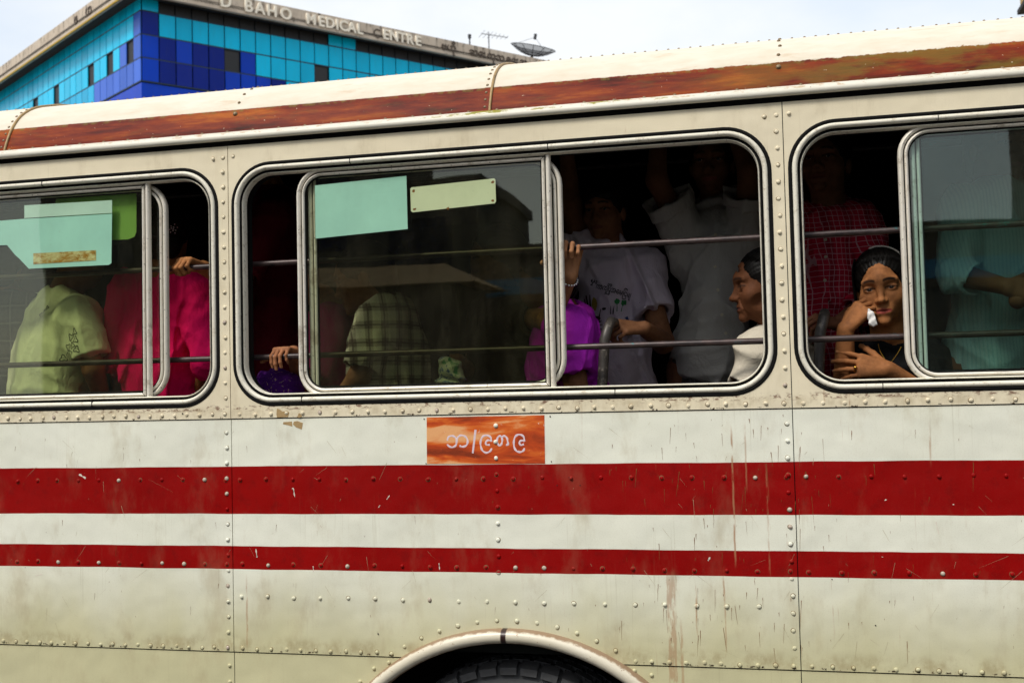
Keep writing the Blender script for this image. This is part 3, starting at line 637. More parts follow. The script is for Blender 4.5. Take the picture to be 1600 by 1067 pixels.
for pts in [[(-1.5481, 1.6753), (-1.5468, 1.6646), (-1.5095, 1.6653), (-1.5057, 1.6785), (-1.5104, 1.6839), (-1.5285, 1.6827), (-1.538, 1.6896), (-1.5464, 1.6926)], [(-1.4791, 1.6641), (-1.4701, 1.6624), (-1.4629, 1.6671), (-1.4699, 1.6765), (-1.4747, 1.6751)], [(-1.5283, 1.6434), (-1.5111, 1.6402), (-1.4973, 1.6356), (-1.4978, 1.6511), (-1.5266, 1.65)], [(-1.4948, 1.6422), (-1.4849, 1.6332), (-1.4659, 1.6262), (-1.462, 1.6461), (-1.4798, 1.6523), (-1.4918, 1.651)]]:
    zc = sum(q[1] for q in pts) / len(pts); yy = -0.0006 if zc > 1.664 else 0.0024
    plate('tape_scrap', pts, [], yy, 0.0006, TAPE, bus)
DRIP = simple('rust_drip', (0.20, 0.075, 0.025), 0.8, 0, 0.5, 90, 0.0, 60, 0.1); SCR = simple('grey_scratch', (0.40, 0.33, 0.20), 0.7, 0, 0.4, 80, 0.0, 60, 0.1)
def drips(name, mat, n, xs, zs, lmax, wmax, tilt):
    bm = bmesh.new()
    for _ in range(n):
        x = random.gauss(*xs) if len(xs) == 2 else random.uniform(xs[0], xs[2]); z = random.uniform(*zs); ln = lmax * random.random() ** 2.2 + 0.004; wd = wmax * random.uniform(0.35, 1.0); a = random.gauss(0, tilt)
        if abs(z - 1.664) < ln or (math.hypot(x - ARC_X, z - ARC_Z) < 0.66) or z - ln < 0.95: continue
        k = 5; L_, R_ = [], []
        for i in range(k + 1):
            t_ = i / k; w = wd * 0.5 * (1 - t_ * 0.75) * random.uniform(0.5, 1.1); cx_ = x + a * ln * t_ + random.uniform(-.0004, .0004); L_.append(bm.verts.new((cx_ - w, 0.0026, z - ln * t_))); R_.append(bm.verts.new((cx_ + w, 0.0026, z - ln * t_)))
        for i in range(k): bm.faces.new((L_[i], R_[i], R_[i + 1], L_[i + 1]))
    mesh_obj(name, bm_mesh(bm, name), mat, bus, kind='stuff')
drips('rust_drips', DRIP, 150, (-0.12, 0.24), (1.00, 1.655), 0.075, 0.0026, 0.06); drips('rust_drips', DRIP, 60, (-2.5, 0, 0.6), (0.98, 1.655), 0.03, 0.002, 0.1); drips('scratches', SCR, 150, (-2.5, 0, 0.6), (0.98, 1.655), 0.05, 0.0015, 0.9)
CHIP = simple('bare_primer', (0.72, 0.66, 0.56), 0.6, 0, 0.2, 80); HOLE = simple('hole_dark', (0.012, 0.009, 0.007), 0.8)
bm = bmesh.new()
for x, z, ln, wd, an in [(-2.2301, 1.487, 0.03, 0.01, -28), (-1.4944, 1.432, 0.028, 0.006, -82), (-1.4984, 1.4457, 0.006, 0.006, 0), (-1.1891, 1.4179, 0.018, 0.004, 50), (-1.2182, 1.391, 0.01, 0.004, 50), (-1.6231, 1.2471, 0.03, 0.006, -82), (-1.0323, 1.2132, 0.022, 0.004, -85), (-1.4347, 1.2004, 0.02, 0.004, -85), (-0.2381, 1.2447, 0.014, 0.006, 60), (0.2419, 1.409, 0.007, 0.006, 20), (0.4154, 1.3969, 0.005, 0.004, 0), (0.2281, 1.255, 0.004, 0.003, 0), (-2.3919, 1.1693, 0.03, 0.004, 12), (0.3724, 1.3335, 0.04, 0.003, -80)]:
    n = 9; a = math.radians(an); vv = []
    for k in range(2 * n):
        t_ = k / n if k < n else (2 * n - 1 - k) / n; sgn = 1 if k < n else -1
        u = (t_ - 0.45) * ln; w = sgn * wd * (0.15 + 0.85 * abs(math.sin(2.1 + 5 * t_ + x * 40))) * random.uniform(0.4, 1.0) * 0.5
        vv.append(bm.verts.new((x + u * math.cos(a) - w * math.sin(a), 0.0026, z + u * math.sin(a) + w * math.cos(a))))
    f = bm.faces.new(vv)
bmesh.ops.triangulate(bm, faces=bm.faces[:]); gg = bmesh.ops.extrude_face_region(bm, geom=bm.faces[:])
for e in gg['geom']:
    if isinstance(e, bmesh.types.BMVert): e.co.y += 0.0006
mesh_obj('paint_chips', bm_mesh(bm, 'paint_chips'), CHIP, bus, kind='stuff')
bm = bmesh.new()
for x, z, r in [(-1.0712, 1.6515, 0.0022), (-0.6854, 1.6523, 0.0025), (-1.0679, 1.5186, 0.002), (-0.6849, 1.5211, 0.002), (-0.633, 1.4744, 0.0025), (-0.6015, 1.4521, 0.0018), (-1.8699, 1.6824, 0.003), (-0.6695, 1.4523, 0.0018), (-1.2294, 1.0104, 0.003), (0.2032, 1.0701, 0.002), (0.0934, 1.1926, 0.0016)]: bm_tube(bm, [(x, 0.0022 if z < 1.66 else -0.0008, z), (x + 0.0005, 0.003 if z < 1.66 else 0.0, z)], r, 8)
mesh_obj('screw_holes', bm_mesh(bm, 'screw_holes'), HOLE, bus, kind='stuff')

# ------------------------------------------------------------------ seats (backs across the bus, facing -X)
VINYL = simple('seat_vinyl', (0.020, 0.024, 0.026), 0.5, 0, 0.3, 12, 0.2, 60)
POLE = simple('worn_pole', (0.055, 0.048, 0.042), 0.45, 0.2, 0.5, 26, 0.3, 60, 0.5, (0.35, 0.30, 0.24), 0.5)
SEAT_Z = 1.48
def bus_seat(xb, handle):
    bm = bmesh.new(); bm_box(bm, xb - 0.46, xb - 0.04, 0.14, 0.98, SEAT_Z - 0.09, SEAT_Z, 0.03)
    s = mesh_obj('seat', bm_mesh(bm, 'seat', 50), VINYL, bus)
    bm = bmesh.new(); bm_box(bm, xb - 0.05, xb + 0.01, 0.16, 0.96, SEAT_Z - 0.02, SEAT_Z + 0.22, 0.025)
    for v in bm.verts: v.co.x += (v.co.z - SEAT_Z) * 0.12
    mesh_obj('backrest', bm_mesh(bm, 'backrest', 50), VINYL, s)
    for y in (0.2, 0.92): tube('seat_leg', [(xb - 0.3, y, FLOOR_Z), (xb - 0.3, y, SEAT_Z - 0.08)], 0.016, DARKSTEEL, s)
    h = SEAT_Z + 0.40
    if not handle: return
    tube('grab_handle', [(xb + 0.02, 0.17, SEAT_Z - 0.35), (xb + 0.03, 0.17, SEAT_Z + 0.2), (xb + 0.045, 0.172, h), (xb + 0.055, 0.18, h + 0.035), (xb + 0.06, 0.21, h + 0.055), (xb + 0.06, 0.90, h + 0.055), (xb + 0.055, 0.93, h + 0.035), (xb + 0.045, 0.94, h), (xb + 0.02, 0.94, SEAT_Z - 0.05)], 0.016, POLE, s, 12)
for xb in (-3.13, -2.495, -1.86, -1.225, -0.59, 0.045, 0.68, 1.315): bus_seat(xb, xb in (-0.59, 0.045))

# ------------------------------------------------------------------ ground and street
def make_asphalt():
    t = NT('asphalt'); p = t.pos(); n = t.noise(p, 90, 5, 0.7); b = t.noise(p, 0.6, 5)
    c = t.mix(n, (0.03, 0.03, 0.03), (0.085, 0.08, 0.075)); c = t.mix(t.math('MULTIPLY', b, 0.5), c, (0.06, 0.055, 0.045))
    t.bsdf(c, 0.85, 0, t.bump(n, 0.5, 0.01), 0.3); return t.done()
DUST = simple('dusty_ground', (0.20, 0.17, 0.13), 0.9, 0, 0.3, 0.3, 0.2, 20)
bm = bmesh.new(); bmesh.ops.create_grid(bm, x_segments=8, y_segments=8, size=900)
mesh_obj('ground', bm_mesh(bm, 'ground'), DUST, kind='structure')
bm = bmesh.new(); [bm.verts.new(v) for v in ((-300, -10.5, 0.004), (300, -10.5, 0.004), (300, 5.5, 0.004), (-300, 5.5, 0.004))]; bm.faces.new(bm.verts[:])
mesh_obj('road', bm_mesh(bm, 'road'), make_asphalt(), kind='structure')
CONC = simple('pavement_concrete', (0.30, 0.28, 0.25), 0.85, 0, 0.25, 2.0, 0.2, 40)
box('pavement', -60, 60, -12.8, -10.5, 0.0, 0.13, CONC, None, 0.01, kind='structure'); box('pavement', -60, 60, 5.5, 8.5, 0.0, 0.13, CONC, None, 0.01, kind='structure')

# ------------------------------------------------------------------ medical centre behind the bus
CONCRETE = None
def make_fascia():
    t = NT('stained_concrete'); p = t.pos(); x, y, z = t.sep(p)
    n = t.noise(p, 0.9, 6, 0.65); s = t.noise(t.scale(p, (3.0, 3.0, 0.5)), 1.3, 6, 0.7)
    c = t.mix(n, (0.42, 0.34, 0.26), (0.60, 0.53, 0.44))
    k = t.math('MULTIPLY', t.step(s, 0.5, 0.66), t.step(z, 22.5, 23.6)); c = t.mix(t.math('MULTIPLY', k, 0.95), c, (0.035, 0.026, 0.022))
    k2 = t.step(t.noise(p, 2.6, 7, 0.75), 0.58, 0.68); c = t.mix(t.math('MULTIPLY', k2, 0.75), c, (0.06, 0.045, 0.035))
    t.bsdf(c, 0.85, 0, t.bump(n, 0.3, 0.05), 0.2); return t.done()
FASCIA = make_fascia()
SOFFIT = simple('soffit_dark', (0.035, 0.033, 0.032), 0.9, 0, 0.3, 1.0)
def curtain(name, col, var=0.2):
    t = NT(name); p = t.pos(); n = t.noise(t.scale(p, (1, 1, 0.4)), 0.8, 4, 0.6); f = t.noise(t.scale(p, (3, 3, 0.4)), 3.0, 5, 0.6)
    c = t.mix(n, tuple(a * (1 - var) for a in col), tuple(min(1, a * (1 + var)) for a in col)); c = t.mix(t.math('MULTIPLY', t.step(f, 0.5, 0.75), 0.25), c, tuple(a * 0.55 + 0.03 for a in col))
    oi = t.n.new('ShaderNodeObjectInfo').outputs['Random']; c = t.mix(t.math('MULTIPLY', t.step(oi, 0.35, 1.0), 0.30), c, tuple(a * 0.55 for a in col)); c = t.mix(t.math('MULTIPLY', t.step(t.math('FRACT', t.math('MULTIPLY', oi, 7.3)), 0.6, 1.0), 0.30), c, tuple(min(1.0, a * 1.25 + 0.01) for a in col))
    t.bsdf(c, 0.22, 0.0, t.bump(t.noise(p, 0.7, 2), 0.08, 0.2), 0.14); return t.done()
PANE_M = {'c': curtain('cyan_glass', (0.0, 0.52, 0.85)), 'd': curtain('teal_glass', (0.0, 0.40, 0.70)), 'b': curtain('blue_glass', (0.0, 0.045, 0.48)), 'n': curtain('deep_blue_glass', (0.0, 0.014, 0.22)), 'v': curtain('violet_glass', (0.04, 0.13, 0.60)), 'k': simple('open_window_and_shade_dark', (0.006, 0.006, 0.007), 0.5)}  # black also paints the soffit shadow on the right face's top row
MULL = simple('mullion', (0.012, 0.03, 0.06), 0.5, 0.2, 0.3, 3)
BC = Vector((-32.243, 49.824, 0.0)); DR = Vector((0.6225, 0.7826, 0.0)); DL = Vector((math.sin(math.radians(-54.4)), math.cos(math.radians(-54.4)), 0.0))
NR = Vector((0.7826, -0.6225, 0)); NL = Vector((-DL.y, DL.x, 0))
if NL.y > 0: NL = -NL
bld = empty('office_building', BC, 'modern medical centre clad in cyan and blue glass panels under a stained concrete fascia', 'building')
ROWZ = [0.4, 12.2, 13.44, 14.68, 15.92, 17.16, 18.40, 19.64, 20.87, 22.12, 22.80]
def prism_obj(name, pts, z0, z1, mat, parent):
    bm = bmesh.new(); lo = [bm.verts.new((p_.x, p_.y, z0)) for p_ in pts]; hi = [bm.verts.new((p_.x, p_.y, z1)) for p_ in pts]; n = len(pts)
    for i in range(n): bm.faces.new((lo[i], lo[(i + 1) % n], hi[(i + 1) % n], hi[i]))
    bm.faces.new(lo[::-1]); bm.faces.new(hi); return mesh_obj(name, bm_mesh(bm, name), mat, parent)
LR, LL = 34.0, 27.3
far = BC + DR * LR + DL * LL
prism_obj('core_wall', [BC + DR * 0.3 + DL * 0.3, BC + DR * LR, far, BC + DL * LL], 0.0, 22.9, MULL, bld)
OV = 1.05
def corner_off(o):       # the corner where both faces are pushed out by o
    # solve BC + a*DR + b*DL with distance o along each normal
    A = np.array([[DR.dot(NR) if False else DL.dot(NR), 0], [0, DR.dot(NL)]]); 
    b = o / DL.dot(NR); a = o / DR.dot(NL); return BC + DR * a + DL * b
CO = corner_off(OV)
prism_obj('roof_slab', [CO, CO + DR * (LR + 2.5), far + DR * 1.5 + DL * 1.5, CO + DL * (LL + 2.2)], 22.80, 22.98, SOFFIT, bld)
def fascia(name, o, d, nrm, ln):
    a, b = o, o + d * ln; q = nrm * -0.25
    return prism_obj(name, [a, b, b + q, a + q], 22.62, 23.52, FASCIA, bld)
fr_ = fascia('fascia', CO, DR, NR, LR + 2.5); fl_ = fascia('fascia', CO - DL * 0.0, DL, NL, LL + 2.2)
YEL = simple('ochre_edge', (0.42, 0.27, 0.03), 0.8, 0, 0.3, 1.0)
prism_obj('fascia_edge', [CO + NL * 0.02, CO + NL * 0.02 + DL * (LL + 2.2), CO - NL * 0.05 + DL * (LL + 2.2), CO - NL * 0.05], 22.54, 22.63, YEL, fl_)
PW = 0.915
pane_meshes = {}
def pane_mesh(key, w, h):
    k = (key, round(w, 3), round(h, 3))
    if k not in pane_meshes:
        bm = bmesh.new(); bm_box(bm, -w / 2, w / 2, -0.03, 0.03, -h / 2, h / 2, 0.012); me = bm_mesh(bm, 'glass_panel'); me.materials.append(PANE_M[key]); pane_meshes[k] = me
    return pane_meshes[k]
def facade(d, nrm, ncol, pick):
    ang = math.atan2(d.y, d.x)
    for r in range(6, len(ROWZ) - 1):
        z0, z1 = ROWZ[r], ROWZ[r + 1]
        for c in range(ncol):
            key = pick(r, c); p_ = BC + d * (PW * (c + 0.5)) + nrm * (0.03 if key != 'k' else -0.06)
            o = share_obj('glass_panel', pane_mesh(key, PW - 0.06, z1 - z0 - 0.07), bld, (p_.x, p_.y, (z0 + z1) / 2))
            o.rotation_euler = (0, 0, ang + random.uniform(-.012, .012))
    for r in range(0, 6):                                    # lower storeys, hidden behind the bus: one strip of glass each
        a = BC + nrm * 0.02; b = a + d * (PW * ncol); prism_obj('glass_strip', [a, b, b - nrm * 0.05, a - nrm * 0.05], ROWZ[r], ROWZ[r + 1] - 0.08, PANE_M['b'], bld)
    for r in range(6, len(ROWZ)):
        a = BC - nrm * 0.02; b = a + d * (PW * ncol); prism_obj('transom', [a, b, b + nrm * 0.075, a + nrm * 0.075], ROWZ[r] - 0.03, ROWZ[r] + 0.03, MULL, bld)
def pick_right(r, c):
    if r == 9: return 'c' if c in (0, 12, 13) else 'k'  # soffit shadow over this row is painted as black panes
    if r == 8: return 'n' if c == 0 else 'c'
    if r == 7: return ('b', 'n', 'b', 'n', 'n', 'k', 'b')[c] if c < 7 else ('k' if c == 11 else 'c')
    return ('b', 'n', 'n', 'n', 'n', 'b', 'b', 'b', 'n')[c] if c < 9 else 'c'
def pick_left(r, c):
    if r == 9: return 'c'
    if r == 8: return 'v' if c == 0 else 'c'
    if r == 7: return 'v' if c == 0 else 'k' if c in (1, 4, 7, 13, 17) else 'v' if c == 2 else 'c'
    return 'v' if c < 7 else 'd'
facade(DR, NR, 37, pick_right); facade(DL, NL, 29, pick_left)
LETM = simple('raised_letters', (0.80, 0.74, 0.62), 0.7, 0, 0.2, 3.0, 0.2, 10); GHOST = simple('letter_ghost', (0.09, 0.07, 0.055), 0.9, 0, 0.4, 4.0)
def text_mesh(s, size, depth, font_bold=0.0):
    cu = bpy.data.curves.new('txt', 'FONT'); cu.body = s; cu.size = size; cu.extrude = depth; cu.offset = font_bold; cu.resolution_u = 3
    o = bpy.data.objects.new('txt', cu); COL.objects.link(o); dg = bpy.context.evaluated_depsgraph_get(); dg.update()
    me = bpy.data.meshes.new_from_object(o.evaluated_get(dg)); bpy.data.objects.remove(o); bpy.data.curves.remove(cu); return me
def fascia_text(s, a0, adv, zb, mat, size, bold, name='letter', d=DR, nrm=NR, depth=0.07, x_scale=1.0):
    """one raised letter per character, running along d from distance a0"""
    for i, chh in enumerate(s):
        if chh == ' ': continue
        me = text_mesh(chh, size, depth, bold); w = [v.co.x for v in me.vertices]
        if not w: continue
        cx_ = (min(w) + max(w)) / 2; org = CO + d * (a0 * 1.015 + adv * i); M_ = Matrix(((d.x * x_scale, 0, nrm.x, 0), (d.y * x_scale, 0, nrm.y, 0), (0, 1, 0, 0), (0, 0, 0, 1)))
        me.transform(Matrix.Translation((-cx_, 0, 0))); me.transform(M_); me.transform(Matrix.Translation((org.x + nrm.x * 0.03, org.y + nrm.y * 0.03, zb)))
        mesh_obj(name, me, mat, fr_ if d is DR else fl_)
for chh, a_ in zip('D', (5.13,)): fascia_text(chh, a_, 0, 22.78, LETM, 0.88, 0.022)
for chh, a_ in zip('BAHO', (6.44, 7.07, 7.78, 8.62)): fascia_text(chh, a_, 0, 22.78, LETM, 0.88, 0.022)
for chh, a_ in zip('MEDICAL', (10.15, 10.82, 11.36, 11.79, 12.20, 12.74, 13.30)): fascia_text(chh, a_, 0, 22.78, LETM, 0.82, 0.022)
fascia_text('C', 14.42, 0, 22.78, GHOST, 0.74, 0.01, 'letter_trace', depth=0.008)
for chh, a_ in zip('ENTRE', (15.02, 15.55, 16.12, 16.70, 17.26)): fascia_text(chh, a_, 0, 22.78, LETM, 0.82, 0.022)
for wd_, a_ in (('\u1017\u101f\u102d\u102f', 19.2), ('\u1006\u1031\u1038', 21.3), ('\u1000\u102f\u101e', 22.7), ('\u101b\u1031\u1038', 24.2), ('\u1021', 25.3)):
    me = text_mesh(wd_, 0.62, 0.05, 0.008)
    if len(me.vertices):
        org = CO + DR * a_; me.transform(Matrix(((DR.x, 0, NR.x, 0), (DR.y, 0, NR.y, 0), (0, 1, 0, 0), (0, 0, 0, 1)))); me.transform(Matrix.Translation((org.x + NR.x * 0.02, org.y + NR.y * 0.02, 22.88))); mesh_obj('letter_group', me, GHOST, fr_)
for wd_, a_ in (('\u1017', 7.6), ('\u101f', 5.9)):
    me = text_mesh(wd_, 0.8, 0.03, 0.01)
    if len(me.vertices):
        dd = -DL; org = CO + DL * a_; me.transform(Matrix(((dd.x, 0, NL.x, 0), (dd.y, 0, NL.y, 0), (0, 1, 0, 0), (0, 0, 0, 1)))); me.transform(Matrix.Translation((org.x + NL.x * 0.02, org.y + NL.y * 0.02, 22.85))); mesh_obj('letter_trace', me, GHOST, fl_)
# things on its roof
METAL = simple('roof_metal', (0.05, 0.05, 0.055), 0.5, 0.5, 0.3, 4.0)
def roof_pt(a, inn): return CO + DR * a - NR * inn + Vector((0, 0, 22.98))
an = empty('aerial', roof_pt(24.4, 2), 'thin television aerial with cross rods on the medical centre roof', 'aerial')
b0 = roof_pt(24.4, 2); tube('mast', [b0, b0 + Vector((0, 0, 2.35))], 0.035, METAL, an, 8)
UR = Vector((0.97, -0.23, 0)); tp = b0 + Vector((0, 0, 2.1))
tube('boom', [tp - UR * 0.55 + Vector((0, 0, 0.28)), tp + UR * 1.4 - Vector((0, 0, 0.30))], 0.025, METAL, an, 6)
for k in range(7):
    c_ = (tp - UR * 0.5 + Vector((0, 0, 0.25))).lerp(tp + UR * 1.3 - Vector((0, 0, 0.28)), k / 6); tube('rod', [c_ - Vector((0.13, 0.16, 0.22)) * (1.3 - k * 0.1), c_ + Vector((0.13, 0.16, 0.22)) * (1.3 - k * 0.1)], 0.012, METAL, an, 6)
pb = roof_pt(22.85, 2); po = empty('vent_pipe', pb, 'short pipe with a capped top on the medical centre roof', 'pipe')
tube('pipe', [pb, pb + Vector((0, 0, 1.75))], 0.05, METAL, po, 8); tube('cap', [pb + Vector((0, 0, 1.7)), pb + Vector((0, 0, 1.95))], [0.10, 0.12], METAL, po, 8)
gb = roof_pt(23.45, 2.4); gh = empty('roof_hatch', gb, 'small dark pitched stair hatch on the medical centre roof', 'hatch')
bm = bmesh.new(); c1, c2 = UR * 0.75, Vector((0.2, 0.9, 0)); q = [bm.verts.new(gb + v) for v in (-c1, c1, c1 + c2, c2 - c1)]; q += [bm.verts.new(gb + v + Vector((0, 0, 0.62))) for v in (-c1, c1, c1 + c2, c2 - c1)]; r1, r2 = bm.verts.new(gb + Vector((0, 0, 1.35))), bm.verts.new(gb + c2 + Vector((0, 0, 1.35)))
for f in ((q[0], q[1], q[5], q[4]), (q[1], q[2], q[6], q[5]), (q[2], q[3], q[7], q[6]), (q[3], q[0], q[4], q[7]), (q[4], q[5], r1), (q[6], q[7], r2), (q[5], q[6], r2, r1), (q[7], q[4], r1, r2), (q[3], q[2], q[1], q[0])): bm.faces.new(f)
mesh_obj('shelter', bm_mesh(bm, 'shelter'), METAL, gh)
db = roof_pt(28.0, 2); dish = empty('satellite_dish', db, 'large dark mesh satellite dish on the medical centre roof', 'satellite dish')
tube('mast', [db, db + Vector((0, 0, 1.45))], 0.09, METAL, dish, 10)
ax = (Vector((0, 0, 1)) + UR * 0.27 + Vector((-0.2, -0.7, 0)) * 0.10).normalized(); e1 = ax.orthogonal().normalized(); e2 = ax.cross(e1); dc = db + Vector((0, 0, 1.40))
def dp(r, a): return dc + (e1 * math.cos(a) + e2 * math.sin(a)) * r + ax * (0.24 * r * r)
def make_meshwire():
    t = NT('dish_mesh'); tr = t.n.new('ShaderNodeBsdfTransparent'); df = t.n.new('ShaderNodeBsdfDiffuse'); df.inputs['Color'].default_value = (0.05, 0.05, 0.055, 1)
    m1 = t.n.new('ShaderNodeMixShader'); m1.inputs[0].default_value = 0.62; t.L(tr.outputs[0], m1.inputs[1]); t.L(df.outputs[0], m1.inputs[2]); t.L(m1.outputs[0], t.out.inputs['Surface']); return t.done()
bm = bmesh.new(); rows = [[bm.verts.new(dp(r, 6.28318 * k / 24)) for k in range(24)] for r in (0.1, 0.5, 0.9, 1.25, 1.52)]
for a, b in zip(rows[:-1], rows[1:]):
    for k in range(24): bm.faces.new((a[k], a[(k + 1) % 24], b[(k + 1) % 24], b[k]))
mesh_obj('mesh_bowl', bm_mesh(bm, 'mesh_bowl', 180), make_meshwire(), dish)
for k in range(12): tube('rib', [dp(r, 6.28318 * k / 12) for r in (0.05, 0.5, 1.0, 1.52)], 0.022, METAL, dish, 6)
for r in (0.8, 1.52): tube('ring', [dp(r, 6.28318 * k / 24) for k in range(24)], 0.025, METAL, dish, 6, True)
ft = dc + ax * 1.25
for k in range(3): tube('feed_strut', [dp(1.45, 6.28318 * k / 3 + 0.4), ft], 0.012, METAL, dish, 6)
tube('feed', [ft - ax * 0.15, ft + ax * 0.22], 0.10, METAL, dish, 8)

# ------------------------------------------------------------------ ochre building with a projecting slab, over the road on the right
oc = empty('ochre_building', (14.6, 31.0, 0.0), 'ochre rendered building with a projecting upper slab, only its corner in sight', 'building')
OCH = simple('ochre_render', (0.50, 0.33, 0.12), 0.85, 0, 0.2, 1.0, 0.2, 8)
box('wall', 9.8, 22.0, 30.0, 34.0, 0.0, 13.10, OCH, oc)
box('projecting_slab', 7.28, 22.5, 28.5, 34.5, 13.14, 16.5, OCH, oc)
box('slab_edge', 7.20, 22.6, 28.4, 34.6, 13.06, 13.20, SOFFIT, oc)
for x in (8.5, 12, 15.5, 19): box('window', x, x + 1.4, 28.43, 28.52, 13.9, 15.6, PANE_M['k'], oc)

# ------------------------------------------------------------------ buildings across the street, seen only in the window glass, plus added unseen terraces
def house(name, label, x0, x1, y0, y1, h, wallm, floors, bays, extra=None):
    e = empty(name, ((x0 + x1) / 2, (y0 + y1) / 2, 0), label, 'building')
    box('wall', x0, x1, y0, y1, 0, h, wallm, e)
    fh = h / floors
    for f in range(floors):
        for b in range(bays):
            wx = x0 + (x1 - x0) * (b + 0.5) / bays; ww = (x1 - x0) / bays * 0.28
            box('window', wx - ww, wx + ww, y1 - 0.06, y1 + 0.012, f * fh + fh * 0.3, f * fh + fh * 0.78, DGLASS, e)
    box('parapet', x0 - 0.08, x1 + 0.08, y0 - 0.08, y1 + 0.08, h - 0.12, h + 0.06, wallm, e)
    return e
DGLASS = simple('dark_window_glass', (0.012, 0.014, 0.016), 0.15, 0, 0.2)  # near-black glass for the windows opposite
GREYW = simple('grey_render', (0.07, 0.065, 0.055), 0.9, 0, 0.3, 0.8); BROWNW = simple('brown_render', (0.08, 0.06, 0.045), 0.9, 0, 0.3, 0.8)
house('apartment_block', 'tall grey apartment block across the road', -13.2, -7.0, -19, -15.0, 13.0, GREYW, 4, 6)
house('stepped_house', 'grey stepped house beside the tall block across the road', -6.98, -4.95, -19, -15.0, 5.28, GREYW, 2, 1)
house('shop_house', 'low brown shop house with a long blue sign board across the road', -4.9, 3.6, -19, -15.0, 4.12, BROWNW, 1, 4)
house('corner_block', 'tall brown corner block across the road', 4.4, 12, -21, -15.0, 11.0, BROWNW, 3, 4)
house('left_sky_blocker', 'unseen grey terrace added at the left end of the street to block low sky', -52, -23.5, -26, -15.0, 15.0, GREYW, 5, 10); house('right_sky_blocker', 'unseen brown terrace added at the right end of the street to block low sky', 12.2, 42, -26, -15.0, 15.0, BROWNW, 5, 10)  # end terraces added out of view to block low sky light
BLUE = simple('blue_sign', (0.02, 0.16, 0.30), 0.5, 0, 0.2, 1.0)
sb = empty('sign_board', (-2.0, -13.9, 3.2), 'long blue sign board over the shop fronts across the road', 'sign')
box('board', -9.5, 6.0, -14.0, -13.85, 3.24, 3.50, BLUE, sb)
for x in np.arange(-9, 6.1, 3.0): box('bracket', x - 0.04, x + 0.04, -15.0, -14.0, 3.3, 3.4, METAL, sb)
br = empty('tiled_house', (-5.9, -13.0, 0), 'small house with a brown hipped roof across the road', 'house')
box('wall', -7.6, -4.5, -13.6, -12.2, 0, 3.30, BROWNW, br)
bm = bmesh.new(); q = [bm.verts.new(v) for v in ((-7.9, -13.8, 3.3), (-4.2, -13.8, 3.3), (-4.2, -12.0, 3.3), (-7.9, -12.0, 3.3), (-7.2, -12.9, 3.68), (-4.9, -12.9, 3.68))]
for f in ((0, 1, 5, 4), (1, 2, 5), (2, 3, 4, 5), (3, 0, 4), (3, 2, 1, 0)): bm.faces.new([q[i] for i in f])
mesh_obj('roof', bm_mesh(bm, 'roof'), simple('brown_roof', (0.40, 0.27, 0.15), 0.8, 0, 0.3, 2.0), br)

